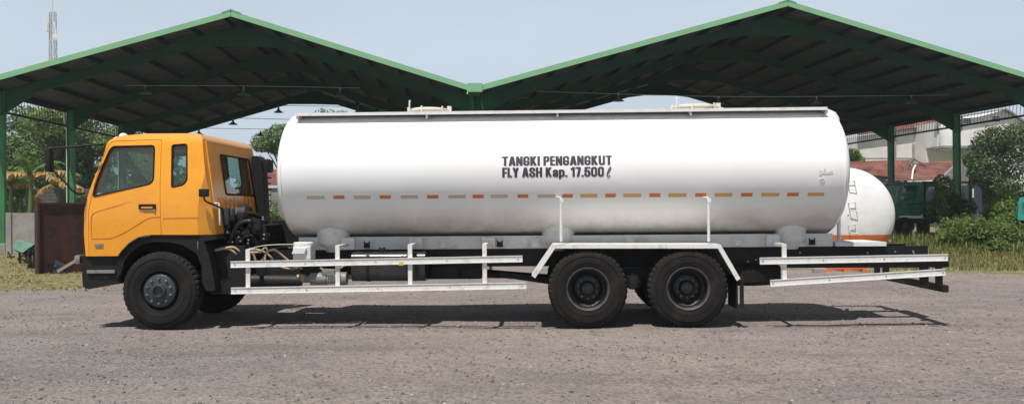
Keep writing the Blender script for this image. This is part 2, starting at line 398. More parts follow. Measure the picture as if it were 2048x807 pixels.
tag(g.build('ground', MT['ground'], smooth=180), 'brown grey gravel yard with straw coloured soil beyond it', None, kind='structure')
def pebbles(name, n, area, smin, smax, mat, label, seed):
    rnd = random.Random(seed); s = MB()
    for _ in range(n):
        x, y = area(rnd); r = smin+(smax-smin)*rnd.random()**4
        z = gz(x, y)+r*.12; a = rnd.random()*6.28; k = []
        m = Matrix.Translation((x, y, z)) @ Matrix.Rotation(a, 4, 'Z')
        q = lambda: .7+.6*rnd.random()
        vs = [(-r*q(),-r*.6*q(),-r*.4),(r*q(),-r*.7*q(),-r*.4),(r*.8*q(),r*.7*q(),-r*.4),(-r*.9*q(),r*.7*q(),-r*.4),
              (-r*.5*q(),-r*.4*q(),r*.45*q()),(r*.5*q(),-r*.4*q(),r*.5*q()),(r*.5*q(),r*.4*q(),r*.4*q()),(-r*.5*q(),r*.4*q(),r*.5*q())]
        s.add([m@Vector(v) for v in vs], [(0,1,5,4),(1,2,6,5),(2,3,7,6),(3,0,4,7),(4,5,6,7)])
    o = s.build(name, mat, fix=False); tag(o, label, None, kind='stuff'); return o
def stonemat():
    m, t, b = newmat('loose_stone')
    g = N(t, 'ShaderNodeNewGeometry')
    t.links.new(ramp(t, g.outputs['Random Per Island'], [(0, (.085,.077,.073)), (.5, (.17,.147,.135)), (.9, (.25,.22,.20)), (1, (.33,.31,.29))]), b.inputs['Base Color'])
    b.inputs['Roughness'].default_value = .9; return m
MT['stone'] = stonemat()
def near_area(r):
    for _ in range(6):
        p = near_area0(r)
        if noise.noise(Vector((p[0]*.55, p[1]*.9, 7)))+.35*noise.noise(Vector((p[0]*2, p[1]*3, 1))) > r.uniform(-.5, .35): break
    return p
def near_area0(r):
    y = -9+ (r.random()**1.3)*19
    return (-.6+(r.random()-.5)*(y+14)*1.25, y)
pebbles('gravel', 30000, near_area, .005, .024, MT['stone'], 'loose crushed stones scattered over the yard', 3)

# ------------------------------------------------------------------ tanker truck
truck = thing('tanker_truck', 'orange cab tanker truck with long white cylindrical tank parked on the gravel', 'truck', (0, 1.2, 0))
YC = 1.2
# --- tank shell
TA, TB, TZ = 1.10, .885, 2.065
XL, XR = -4.09, 3.40
def tanky(z, off=0):
    q = max(0, 1-((z-TZ)/TB)**2); return YC-TA*math.sqrt(q)-off
def tank_section(r): return r
s = MB(); NS = 96
sec = [(XL-.13, .02), (XL-.125, .35), (XL-.095, .7), (XL-.05, .90), (XL-.02, .965), (XL+.005, .99), (XL+.035, 1.0)]
nseg = 30
sec += [(XL+.035+(XR-XL-.07)*i/nseg, 1.0) for i in range(1, nseg+1)]
sec += [(XR-.005, .992), (XR+.02, .97), (XR+.06, .90), (XR+.11, .7), (XR+.15, .35), (XR+.155, .02)]
for (x, r) in sec:
    for k in range(NS):
        a = 2*math.pi*k/NS; s.v.append((x, YC+TA*r*math.cos(a), TZ+TB*r*math.sin(a)))
for i in range(len(sec)-1):
    for k in range(NS):
        l = (k+1) % NS; s.f.append((i*NS+k, i*NS+l, (i+1)*NS+l, (i+1)*NS+k))
s.f.append(tuple(range(NS))[::-1]); s.f.append(tuple((len(sec)-1)*NS+k for k in range(NS)))
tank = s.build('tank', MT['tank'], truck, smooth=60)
def onring(x, r, off): 
    s = MB(); pts = [(x, YC+(TA+off)*math.cos(2*math.pi*k/80), TZ+(TB+off)*math.sin(2*math.pi*k/80)) for k in range(80)]
    return s.tube(pts, r, 6, closed=True)
for i in range(1, 5):
    onring(XL+(XR-XL)*i/5, .004, -.0015).build('weld_seam', MT['tank'], tank, smooth=180)
for x in (XL+.03, XR-.03): onring(x, .012, -.003).build('end_rim', MT['tank'], tank, smooth=180)
# --- catwalk along the near top edge
yk = .50; zk = 2.895
s = MB(); s.box(XL+.12, XR-.14, yk, yk+.42, zk-.012, zk+.002); s.box(XL+.12, XR-.14, yk-.012, yk-.001, zk-.028, zk+.012)
s.box(XL+.12, XR-.14, yk+.38, yk+.41, zk+.002, zk+.05)
cw = s.build('catwalk', MT['white'], tank)
for px in (594, 853, 1115, 1382, 1655):
    x = at(px, 225, Y=yk).x
    MB().box(x-.012, x+.012, yk+.004, yk+.3, zk-.075, zk-.013).build('bracket', MT['cream'], tank)
# --- manhole lids
for px0, px1, py in ((812, 903, 216), (1335, 1440, 211)):
    a, b = at(px0, py, Y=YC), at(px1, py, Y=YC); cx, rr = (a.x+b.x)/2, (b.x-a.x)/2*.92; zt = TZ+TB
    s = MB(); s.lathe([(rr*.93, -.06), (rr*.93, .03), (rr, .03), (rr, .05), (rr*.97, .058), (rr*.7, .075), (.02, .085)], (cx, YC, zt), 'Z', 40)
    hatch = s.build('manhole_lid', MT['cream'], tank, smooth=40)
    s = MB(); x = cx-rr*.8; s.tube([(x, YC-.25, zt+.03), (x, YC-.25, zt+.14), (x, YC-.22, zt+.165)], .012, 8); s.build('lift_handle', MT['cream'], hatch); s = MB(); s.box(cx+rr*.9, cx+rr*1.08, YC-.06, YC+.06, zt-.02, zt+.10); s.build('hinge', MT['cream'], hatch)
    for k in range(6):
        a = k*math.pi/3+.3; MB().tube([(cx+rr*.98*math.cos(a), YC+rr*.98*math.sin(a), zt+.0), (cx+rr*.98*math.cos(a), YC+rr*.98*math.sin(a), zt+.085)], .014, 8).build('clamp_bolt', MT['cream'], hatch)
# --- tape
TAPE = [(612,647,'tapeg'),(665,687,'tapeo'),(706,740,'tapeg'),(758,780,'tapeo'),(800,834,'tapeg'),(853,876,'tapeo'),(896,931,'tapeg'),(945,967,'tapeo'),(981,1015,'tapeg'),(1035,1056,'tapeo'),
        (1075,1110,'tapeg'),(1125,1146,'tapeo'),(1161,1195,'tapey'),(1211,1232,'tapeo'),(1248,1283,'tapey'),(1300,1322,'tapeo'),(1338,1374,'tapey'),(1392,1414,'tapeo'),
        (1431,1466,'tapey'),(1484,1507,'tapeo'),(1525,1561,'tapey'),(1577,1600,'tapeo'),(1618,1651,'tapey')]
for a, b, c in TAPE:
    yy = 394.5-(a-612)*6.5/1040
    p, q = at(a, yy, Y=.12), at(b, yy, Y=.12)
    zc = p.z; s = MB(); vs = []
    for z in (zc-.024, zc, zc+.024):
        for x in (p.x, q.x): vs += [(x, tanky(z, .0035), z), (x, tanky(z, -.004), z)]
    s.add(vs, [(0,2,6,4),(4,6,10,8),(0,1,3,2),(8,10,11,9),(0,4,8,9,5,1),(2,3,7,11,10,6)])
    s.build('reflective_strip', MT[c], tank)
# --- lettering, wrapped on the shell: heavy condensed capitals drawn as broad strokes
XX, YY = .105, .08
GL = {'T': (.52, [[(.26,-.2),(.26,1)], [(-.2,.92),(.8,.92)]]), 'A': (.56, [[(.07,-.2),(.25,1)], [(.49,-.2),(.31,1)], [(.15,.26),(.41,.26)]]),
 'N': (.55, [[(.1,-.2),(.1,1.2)], [(.45,-.2),(.45,1.2)], [(.1,1.0),(.45,0.0)]]), 'G': (.54, [[(.435,.66),(.435,.8),(.35,.92),(.19,.92),(.105,.8),(.105,.2),(.19,.08),(.33,.08),(.435,.2),(.435,.44),(.30,.44)]]),
 'K': (.56, [[(.1,-.2),(.1,1.2)], [(.14,.40),(.50,1.2)], [(.22,.58),(.50,-.2)]]), 'I': (.21, [[(.105,-.2),(.105,1.2)]]),
 'P': (.51, [[(.1,-.2),(.1,1.2)], [(.1,.92),(.32,.92),(.41,.84),(.41,.56),(.32,.46),(.1,.46)]]), 'E': (.42, [[(.1,-.2),(.1,1.2)], [(.1,.92),(.7,.92)], [(.1,.51),(.31,.51)], [(.1,.08),(.7,.08)]]),
 'U': (.54, [[(.105,1.2),(.105,.2),(.19,.08),(.35,.08),(.435,.2),(.435,1.2)]]), 'F': (.41, [[(.1,-.2),(.1,1.2)], [(.1,.92),(.7,.92)], [(.1,.49),(.30,.49)]]),
 'L': (.40, [[(.1,-.2),(.1,1.2)], [(.1,.08),(.7,.08)]]), 'Y': (.54, [[(.04,1.2),(.27,.42),(.50,1.2)], [(.27,.42),(.27,-.2)]]),
 'S': (.53, [[(.425,.68),(.425,.82),(.34,.92),(.19,.92),(.105,.82),(.105,.68),(.19,.57),(.34,.44),(.425,.33),(.425,.18),(.34,.08),(.19,.08),(.105,.18),(.105,.34)]]), 'H': (.55, [[(.1,-.2),(.1,1.2)], [(.45,-.2),(.45,1.2)], [(.1,.52),(.45,.52)]]),
 'a': (.49, [[(.10,.53),(.12,.62),(.20,.67),(.30,.67),(.385,.58),(.385,-.2)], [(.385,.40),(.2,.36),(.105,.27),(.105,.15),(.19,.07),(.30,.10),(.385,.2)]]), 'p': (.50, [[(.1,.72),(.1,-.2)], [(.1,.58),(.21,.67),(.32,.67),(.40,.57),(.40,.17),(.32,.07),(.21,.07),(.1,.16)]]),
 '.': (.21, [[(.105,.06),(.105,.09)]]), '1': (.36, [[(.25,-.2),(.25,1.2)], [(.25,.98),(.03,.76)]]), '7': (.46, [[(-.2,.92),(.37,.92),(.17,-.2)]]),
 '5': (.53, [[(.7,.92),(.13,.92),(.11,.50),(.2,.60),(.34,.60),(.425,.5),(.425,.19),(.34,.08),(.19,.08),(.105,.18),(.105,.3)]]), '0': (.54, [[(.105,.5),(.105,.8),(.19,.92),(.35,.92),(.435,.8),(.435,.2),(.35,.08),(.19,.08),(.105,.2),(.105,.5)]])}
def inside(ch, x, y):
    for pl_ in GL[ch][1]:
        for (ax, ay), (bx, by) in zip(pl_, pl_[1:]):
            dx, dy = (bx-ax)/XX, (by-ay)/YY; px, py = (x-ax)/XX, (y-ay)/YY
            t = max(0, min(1, (px*dx+py*dy)/(dx*dx+dy*dy+1e-9)))
            if (px-dx*t)**2+(py-dy*t)**2 < 1: return True
    return False
def lettering(name, text, px0, px1, pyb, pyt, parent):
    adv = []; x = 0
    for ch in text:
        adv.append(x); x += .24 if ch == ' ' else GL[ch][0]+.035
    Wt = x-.035; a, b = at(px0, (pyb+pyt)/2, Y=.12), at(px1, (pyb+pyt)/2, Y=.12)
    zb, zt = at((px0+px1)/2, pyb, Y=.13).z, at((px0+px1)/2, pyt, Y=.15).z
    RES = 44; words = []; cur = MB()
    def flush(s):
        if not s.v: return
        me = s.mesh(fix=False); bm = bmesh.new(); bm.from_mesh(me); bmesh.ops.remove_doubles(bm, verts=bm.verts, dist=1e-5)
        bmesh.ops.dissolve_limit(bm, angle_limit=.01, verts=bm.verts, edges=bm.edges)
        bmesh.ops.triangulate(bm, faces=bm.faces)
        geo = bmesh.ops.extrude_face_region(bm, geom=bm.faces[:]); top = set(v for v in geo['geom'] if isinstance(v, bmesh.types.BMVert))
        for v in bm.verts:
            Z = zb+v.co.z*(zt-zb); v.co = Vector((a.x+v.co.x/Wt*(b.x-a.x), tanky(Z, .004 if v in top else -.001), Z))
        bmesh.ops.recalc_face_normals(bm, faces=bm.faces); bm.to_mesh(me); bm.free(); place(name, me, MT['text'], parent)
    for ch, x0 in zip(text, adv):
        if ch == ' ': flush(cur); cur = MB(); continue
        w_ = GL[ch][0]; ni = int(w_*RES); lo = -int(.22*RES) if ch == 'p' else 0
        for j in range(lo, RES):
            top_ = .75 if ch in 'ap' else 1
            if (j+.5)/RES > top_: continue
            for i in range(ni):
                if inside(ch, (i+.5)/RES, (j+.5)/RES):
                    X0, X1, Z0, Z1 = x0+i/RES, x0+(i+1)/RES, j/RES, (j+1)/RES
                    cur.add([(X0, 0, Z0), (X1, 0, Z0), (X1, 0, Z1), (X0, 0, Z1)], [(0,1,2,3)])
    flush(cur)
lettering('lettering', 'TANGKI PENGANGKUT', 1004, 1224, 330.5, 312, tank)
lettering('lettering', 'FLY ASH Kap. 17.500', 1004.5, 1208, 353.5, 334.5, tank)
# the thin italic litre sign
def tk(px, py, off=.004):
    p = at(px, py, Y=.14); return (p.x, tanky(p.z, off), p.z)
s = MB(); pl = [(1213.5,349),(1217,344),(1221,338),(1221.5,334.5),(1219.5,334),(1217,338),(1214.5,345),(1213.3,350),(1214.5,353),(1217,352.5),(1219.5,350)]
s.tube([tk(*p) for p in pl], .0055, 6); s.build('litre_sign', MT['text'], tank)
# faded marks near the tank's rear end
s = MB()
for x0, x1, y0, y1 in ((1637,1641,340,350),(1641,1660,343,348),(1660,1664,341,347),(1646,1650,337,343)):
    a, b = tk(x0, y1, .002), tk(x1, y0, .002); s.box(a[0], b[0], tanky((a[2]+b[2])/2, .003), tanky((a[2]+b[2])/2, -.01), a[2], b[2])
s.build('faded_mark', MT['mark'], tank)
c = tk(1643, 360, .002); MB().tube([(c[0]+.028*math.cos(k*.52), tanky(c[2]+.02*math.sin(k*.52), .002), c[2]+.02*math.sin(k*.52)) for k in range(12)], .004, 6, closed=True).build('faded_mark', MT['mark'], tank)
# --- outlet cones under the tank
for px0, px1 in ((634, 699), (1084, 1149), (1551, 1612)):
    a, b = at(px0, 478, Y=.80), at(px1, 478, Y=.80); cx, rr = (a.x+b.x)/2, (b.x-a.x)/2
    MB().lathe([(.07, .985), (.10, .99), (rr*.62, 1.045), (rr*.92, 1.09), (rr*1.0, 1.13), (rr*1.0, 1.40)], (cx, .82, 0), 'Z', 40).build('outlet_cone', MT['white'], tank, smooth=40)
# --- subframe beam with brackets
ZF = 1.02   # chassis top
s = MB()
for y in (.74, 1.60): s.box(-3.98, 3.38, y-.03, y+.03, ZF+.004, 1.20)
sub = s.build('subframe_beam', MT['galv'], truck)
for px in (735, 888, 1000, 1070, 1262, 1475, 1622):
    x = at(px, 482, Y=.7).x; s = MB(); s.rbox(x-.065, x+.065, .66, .708, ZF+.02, 1.155, .006)
    s.box(x-.09, x+.09, .696, .7095, ZF+.008, 1.17)
    br = s.build('frame_bracket', MT['galv'], sub)
    s = MB()
    for dx, dz in ((-.035, .045), (.035, .045), (-.035, .11), (.035, .11)):
        s.lathe([(.011, 0), (.011, .012), (.001, .013)][::-1], (x+dx, .648, ZF+dz), 'Y', 8)
    s.rbox(x-.04, x+.04, .63, .66, ZF+.03, ZF+.10, .008)
    s.build('bracket_block', MT['black'] if px in (735, 1000, 1622) else MT['galv'], sub)
for px in (697, 832, 978, 1549):
    x = at(px, 484, Y=.6).x; s = MB(); s.rbox(x-.10, x+.08, .60, .706, ZF+.01, 1.19, .008); s.build('bracket_box', MT['white'], sub)
# --- chassis
s = MB()
for y in (.78, 1.56):
    s.box(-6.4, 4.69, y-.005, y+.005, .775, ZF); sgn = 1 if y < 1.2 else -1
    for z in (.775, ZF-.010): s.box(-6.4, 4.69, min(y, y+sgn*.08), max(y, y+sgn*.08), z+.001, z+.009)
for x in (-5.8, -4.2, -3, -1.6, -.9, .65, 2.1, 3.2, 4.66): s.box(x-.03, x+.03, .80, 1.54, .80, .98)
ch = s.build('chassis_frame', MT['black'], truck)
for px, py in ((1512,519),(1496,522),(1600,505),(1735,505),(1790,503),(1826,502),(1827,505)):
    p = at(px, py, Y=.77); MB().lathe([(.014, -.012), (.014, 0)], (p.x, .774, p.z), 'Y', 8).build('bolt_head', MT['steel'], ch)
MB().box(3.42, 4.1, .70, 1.6, ZF+.004, ZF+.06).build('rear_plate', MT['galv'], truck)
# --- wheels
def tyre_mesh():
    RW = .52; W = .27
    prof = [(.262, .02), (.285, .006), (.33, -.002), (.40, -.006), (.455, .002), (.485, .012), (.500, .022), (.514, .034), (.520, .05), (.520, .22), (.514, .236), (.500, .248), (.455, .268), (.40, .276), (.33, .272), (.27, .25)]
    n = 132
    def mod(i, k):
        if i in (6, 7, 10, 11): return .962 if k % 3 == 0 else 1
        if i in (8, 9): return .985 if k % 3 == 0 else 1
        return 1
    s = MB(); s.lathe(prof, (0, 0, 0), 'Y', n, mod=mod); s.f = s.f[:-2]
    # grooves round the tread
    return s
def wheel(name, X, y0, face, front, parent):
    """face: -1 outer side towards the camera, +1 away"""
    m = Matrix.Translation((X, y0, .52)) @ Matrix.Scale(-1 if face > 0 else 1, 4, (0, 1, 0))
    wt = link(bpy.data.objects.new(name, None)); wt.parent = parent; WM[wt] = Matrix.Translation((X, y0, .52)); wt.location = Vector((X, y0, .52))-WM[parent].to_translation()
    def b(s, nm, mt, par, sm=35):
        s.xf = m; return s.build(nm, mt, par, smooth=sm)
    ty = b(tyre_mesh(), 'tyre', MT['rubber'], wt, 28)
    s = MB()
    for r in (.345, .43): s.tube([(r*math.cos(k*.0785), -.006 if r > .4 else -.004, r*math.sin(k*.0785)) for k in range(80)], .0035, 5, closed=True)
    b(s, 'sidewall_rib', MT['rubber'], ty)
    # rim
    s = MB()
    if front: prof = [(.262,.26),(.268,.03),(.281,.008),(.279,.002),(.268,.004),(.262,.02),(.245,.035),(.238,.06),(.232,.055),(.228,.03),(.218,.004),(.210,-.004)]
    else: prof = [(.262,.26),(.268,.03),(.279,.012),(.268,.006),(.262,.02),(.250,.035),(.240,.05),(.236,.16),(.20,.185),(.172,.17)]
    s.lathe(prof, (0, 0, 0), 'Y', 56); s.f = s.f[:-2]
    rim = b(s, 'rim', MT['rim'], wt)
    if not front:
        s = MB(); s.lathe([(.281,.010),(.284,.004),(.281,-.003),(.273,-.002),(.266,.006),(.262,.018),(.255,.028),(.2535,.030)], (0, 0, 0), 'Y', 56); s.f = s.f[:-2]; b(s, 'rim_lip', MT['rimlip'], rim)
    s = MB()
    y = -.006 if front else .165
    s.lathe([(.214, y+.02), (.214, y), (.206, y-.006), (.10, y-.010), (.095, y-.012), (.090, y-.045), (.072, y-.052), (.065, y-.010), (.002, y-.008)] if front else
            [(.21, y+.03), (.172, y+.004), (.165, y), (.10, y-.004), (.095, y-.02), (.080, y-.06), (.060, y-.07), (.002, y-.072)], (0, 0, 0), 'Y', 48)
    hub = b(s, 'hub', MT['hub'] if front else MT['rim'], wt)
    s = MB()
    for k in range(10):
        a = 2*math.pi*(k+.5)/10; s = MB(); s.lathe([(.017, y+.0), (.017, y-.022), (.010, y-.034), (.001, y-.034)], ((.165 if front else .132)*math.cos(a), 0, (.165 if front else .132)*math.sin(a)), 'Y', 6); b(s, 'wheel_nut', MT['steel'] if front else MT['nut'], hub)
    return wt
MT['rimlip'] = dirty('grey_rim_lip', (.085,.085,.09), (.04,.038,.035), (.45,.7), 9, .4)
MT['nut'] = dirty('dull_nut', (.13,.14,.16), (.06,.06,.06), (.5,.8), 12, .4)
XF = -5.693
wf = wheel('wheel', XF, .10, -1, True, truck); wheel('wheel', XF, 2.30, 1, True, truck)
for X in (0, 1.30):
    wheel('wheel', X, 0.0, -1, False, truck); wheel('wheel', X, 2.40, 1, False, truck)
    for yy, fc in ((.31, -1), (2.09, 1)):
        wheel('inner_wheel', X, yy+(0 if fc < 0 else 0), fc, False, truck)
# axles, suspension
s = MB()
for X in (XF, 0, 1.3):
    s.tube([(X, .25, .52), (X, 2.15, .52)], .07, 12)
    if X >= 0: s.lathe([(.02, -.25), (.16, -.2), (.21, 0), (.16, .2), (.02, .25)], (X, 1.2, .53), 'Y', 20)
for y in (.62, 1.78): s.beam((-.1, y, .62), (1.4, y, .62), .09, .10); s.beam((.2, y, .72), (1.1, y, .72), .09, .12)
for y in (.70, 1.70): s.beam((XF-.75, y, .66), (XF+.75, y, .66), .08, .08)
s.build('axle_assembly', MT['black'], truck, smooth=35)
s = MB(); s.lathe([(.09, .6), (.105, .32), (.11, .26), (.095, .24), (.09, .235), (.075, .225), (.002, .22)], (.60, 0, .60), 'Y', 24)
for k in range(8):
    a = k*.785; s.lathe([(.012, .25), (.012, .225), (.002, .224)], (.60+.096*math.cos(a), 0, .60+.096*math.sin(a)), 'Y', 6)
s.build('trunnion_cap', MT['hubgrey'] if 'hubgrey' in MT else MT['hub'], truck, smooth=35)
s = MB(); s.prism([(.36,.78),(.86,.78),(.74,.5),(.48,.5)], .45, .7); s.build('trunnion_bracket', MT['black'], truck)
s = MB(); s.tube([(-3.4, 1.2, .78), (-1.9, 1.2, .70), (-.2, 1.2, .55)], .055, 14); s.beam(at(1000,548,Y=.9), at(1096,562,Y=.9), .05, .07); s.build('drive_shaft', MT['black'], truck, smooth=35)
# --- fender over the rear axles
fp = [XZ(1064, 551, 0), XZ(1106, 488.5, 0), XZ(1440, 488.5, 0), XZ(1480, 557, 0)]
s = MB()
for i in range(3):
    a, b = fp[i], fp[i+1]; d = (Vector(b)-Vector(a)).normalized(); nrm = Vector((-d.y, d.x))
    e0 = -.006 if i else 0
    for yy0, yy1, t0, t1 in ((.004, .62, -.004, .004), (-.012, .002, -.050, .006)):
        A = Vector(a)+nrm*t0; B = Vector(b)+nrm*t0; C_ = Vector(b)+nrm*t1; D = Vector(a)+nrm*t1
        s.prism([tuple(A), tuple(B), tuple(C_), tuple(D)], yy0+i*.0013, yy1+i*.0013)
s.build('rear_fender', MT['white'], truck)
s = MB()
for i in range(3):
    a, b = fp[i], fp[i+1]; s.prism([a, b, (b[0], b[1]-.008), (a[0], a[1]-.008)], 1.78+i*.001, 2.40+i*.001)
s.build('rear_fender', MT['white'], truck)
a = XZ(1466, 555, .1); b = XZ(1484, 560, .1); c = XZ(1485, 616, .1)
s = MB(); s.box(a[0]+.03, a[0]+.045, .02, .60, c[1], b[1]+.05); s.beam((b[0]-.02,.03,b[1]+.06),(b[0]-.02,.03,c[1]+.02),.02,.05,up=(1,0,0)); s.build('mud_flap', MT['plastic'], truck)
# upright rods by the tank
for px in (1122, 1416):
    t0 = at(px, 396, Y=.10); b0 = at(px, 482, Y=.12)
    s = MB(); s.tube([(t0.x, .06, t0.z-.02), (b0.x, .06, b0.z)], .019, 10); s.tube([(t0.x-.05, tanky(t0.z+.0), t0.z+.01), (t0.x-.01, .06, t0.z+.01), (t0.x, .06, t0.z-.03)], .012, 8)
    s.rbox(t0.x-.02, t0.x+.03, .04, .09, t0.z-.06, t0.z, .005)
    s.build('support_rod', MT['white'], truck, smooth=40)
# --- side guards
def guard(rails, posts, mat=MT['white']):
    g = MB()
    o = None
    first = None
    for i, (x0, y0, x1, y1, h) in enumerate(rails):
        a, b = at(x0, y0, Y=0), at(x1, y1, Y=0)
        s = MB(); s.beam((a.x, .012, a.z), (b.x, .012, b.z), .022, h)
        for k in (-1, 1): s.beam((a.x, -.003, a.z+k*(h/2-.004)), (b.x, -.003, b.z+k*(h/2-.004)), .010, .008)
        r = s.build('guard_rail', mat, truck)
        s = MB(); L = b.x-a.x; n = max(3, int(L/.8))
        for q in range(n+1):
            f = .015+.97*q/n; s.lathe([(.008, -.008), (.008, .002)], (a.x+L*f, .001, a.z+(b.z-a.z)*f), 'Y', 8)
        s.build('rail_bolts', MT['steel'], r)
    for (px, pt, pb, ya) in posts:
        t0, b0 = at(px, pt, Y=.04), at(px, pb, Y=.04)
        s = MB(); s.box(t0.x-.028, t0.x+.028, .025, .055, b0.z, t0.z); s.box(t0.x-.028, t0.x+.028, .05, ya, t0.z-.035, t0.z); s.build('guard_post', mat, truck)
guard([(461,528.5,1045,517,.085), (462,581,1053,570.5,.085)], [(496,498,578,.3), (675,490,575,.62), (820,488,574,.62), (969,487,571,.62)])
guard([(1520,521.5,1896,514.5,.088), (1541,566,1891,543.5,.085)], [(1568,487,562,.62)])
# far-side guards
s = MB()
for x0, x1, z in ((-4.7,-1.0,.87),(-4.7,-.9,.53),(2.0,4.62,.9)): s.box(x0, x1, 2.37, 2.40, z-.04, z+.04)
for x in (-4.5,-3.4,-2.4,-1.4,2.2): s.box(x-.025, x+.025, 2.34, 2.37, .5, 1.08)
s.build('far_guard', MT['white'], truck)
# --- tail: beams and underrun bar
s = MB(); a = at(1690, 529, Y=.08); b = at(1895, 527, Y=.08); s.beam((2.55, .07, .835), (b.x, .07, .83), .05, .115); s.beam((3.2, 2.33, .845), (4.6, 2.33, .84), .05, .09)
s.box(4.52, 4.62, .05, 2.35, .80, .86)
s.build('tail_beam', MT['black'], truck)
s = MB(); s.rbox(4.555, 4.63, .0, 2.30, .455, .545, .006)
ub = s.build('underrun_bar', MT['black'], truck)
s = MB()
for y in (.07, .50, 1.85, 2.28):
    s = MB(); s.box(4.50 if y in (.07, 2.28) else 4.47, 4.57 if y in (.07, 2.28) else 4.55, y-.035, y+.035, .545, .80); s.build('underrun_strut', MT['black'], truck)
s = MB(); s.box(4.30, 4.39, .03, .09, .51, .80); s.build('underrun_strut', MT['black'], truck)
# --- rear pipe
s = MB(); s.tube([(XR-.06, 1.15, TZ+TB-.03), (XR+.0, 1.15, TZ+TB-.03), (XR+.08, 1.15, TZ+TB-.035), (XR+.155, 1.15, TZ+TB-.07), (XR+.20, 1.15, TZ+TB-.14), (XR+.205, 1.15, TZ+TB-.3), (XR+.205, 1.15, ZF+.03)], .028, 12)
s.build('rear_pipe', MT['white'], truck, smooth=50)
# --- spare tyre lying flat under the frame
cx = at(1490, 556, Y=.95).x
s = tyre_mesh(); s.xf = Matrix.Translation((cx, 1.15, .755)) @ Matrix.Rotation(R(-90), 4, 'X')
# the tyre's axis stands upright
s.xf = Matrix.Translation((cx, 1.1, .50)) @ Matrix.Rotation(R(90), 4, 'X')
sp = s.build('spare_tyre', MT['rubber'], truck, smooth=28)
MB().lathe([(.26, .55), (.26, .70), (.1, .70)], (cx, 1.1, 0), 'Z', 32).build('spare_rim', MT['rim'], sp, smooth=30)
# --- fuel tank, box, pump, hoses
a, b = at(702, 505, Y=.3), at(850, 562, Y=.3)
s = MB(); pr = fillet([(.30, b.z), (.82, b.z), (.82, a.z), (.30, a.z)], .11, 8)
s.prism(pr, a.x, b.x, 'X')
ft = s.build('fuel_tank', MT['blackgloss'], truck, smooth=40)
for px in (735, 815):
    x = at(px, 500, Y=.3).x; s = MB(); q = fillet([(.292, b.z-.006), (.83, b.z-.006), (.83, a.z+.006), (.292, a.z+.006)], .115, 8); s.prism(q, x-.02, x+.02, 'X'); s.build('tank_strap', MT['black'], ft, smooth=40)
p = at(764, 494, Y=.45); MB().lathe([(.03, a.z-.01), (.03, a.z+.02), (.05, a.z+.025), (.05, a.z+.055), (.04, a.z+.065), (.001, a.z+.067)], (p.x, .45, 0), 'Z', 20).build('filler_cap', MT['blackgloss'], ft, smooth=40)
p = at(802, 526, Y=-.02); MB().box(p.x-.03, p.x+.03, -.0135, -.010, p.z-.028, p.z+.018).build('yellow_tag', MT['yellow'], truck)
a, b = at(586, 484, Y=.35), at(623, 518, Y=.35)
s = MB(); s.rbox(a.x+.01, b.x, .30, .58, b.z, a.z-.05, .015); bx = s.build('reservoir_box', MT['galv'], truck)
MB().lathe([(.13, a.z-.052), (.14, a.z-.045), (.14, a.z-.01), (.12, a.z), (.001, a.z+.003)], ((a.x+b.x)/2-.0, .44, 0), 'Z', 28).build('reservoir_lid', MT['white'], bx, smooth=40)
MB().prism([(a.x-.0, a.z-.15), (b.x-.08, a.z-.15), (b.x-.05, a.z-.075), (a.x+.04, a.z-.075)], .27, .305).build('box_shroud', MT['white'], bx)
a, b = at(606, 557, Y=.5), at(694, 557, Y=.5)
s = MB(); s.lathe([(.001, 0), (.05, .0), (.05, .10), (.085, .11), (.085, .33), (.075, .34), (.075, .5), (.09, .5), (.09, b.x-a.x), (.001, b.x-a.x)], (a.x, .5, a.z), 'X', 28)
s.rbox(a.x+.28, a.x+.45, .42, .58, a.z+.05, a.z+.13, .01)
MT['pumpgrey'] = dirty('cast_grey', (.26,.27,.27), (.12,.11,.10), (.4,.7), 8, .5)
pump = s.build('transfer_pump', MT['pumpgrey'], truck, smooth=35)
s = MB()
for k in range(7): s.box(a.x+.36+k*.028, a.x+.372+k*.028, .40, .415, a.z-.06, a.z+.07)
s.build('cooling_fins', MT['chrome'], pump)
s = MB(); s.lathe([(.001, -.02), (.045, -.02), (.055, 0), (.055, .09), (.04, .1)], (a.x-.06, .48, a.z+.01), 'X', 16); s.build('brass_fitting', MT['hose'], pump, smooth=35)
def bez(pts, n=10):
    pts = [Vector(p) for p in pts]; out = []
    P = [pts[0]]+pts+[pts[-1]]
    for i in range(1, len(P)-2):
        for k in range(n):
            t = k/n; a, b, c, d = P[i-1], P[i], P[i+1], P[i+2]
            out.append(.5*((2*b)+(c-a)*t+(2*a-5*b+4*c-d)*t*t+(3*b-a-3*c+d)*t**3))
    out.append(pts[-1]); return out
HO = [([(448,497),(466,494),(484,505),(496,522),(492,535)], .02), ([(462,500),(485,497),(505,506),(512,525)], .02), ([(505,497),(525,502),(540,512),(555,530),(580,537),(602,534)], .018),
      ([(500,505),(520,503),(530,495),(535,502),(528,515),(520,525)], .016), ([(530,520),(532,505),(545,499),(556,503),(570,515),(590,530),(605,537)], .018), ([(640,535),(655,543),(670,541),(690,530)], .016),
      ([(430,500),(455,496),(475,508),(495,520)], .024)]
for j, (pp, r) in enumerate(HO):
    MB().tube(bez([at(x, y, Y=.33+.05*(j % 3)+.02*i) for i, (x, y) in enumerate(pp)], 6), r*.85, 8).build('air_hose', MT['hose'], truck, smooth=60)
s = MB(); s.tube(bez([at(496,498,Y=.2), at(525,491,Y=.35), at(560,488.5,Y=.4), at(600,488,Y=.4), at(628,487,Y=.45)], 5), .007, 6); s.build('air_line', MT['cream'], truck, smooth=60)
s = MB(); s.tube(bez([at(400,570,Y=.3), at(432,500,Y=.3)], 3), .01, 6)
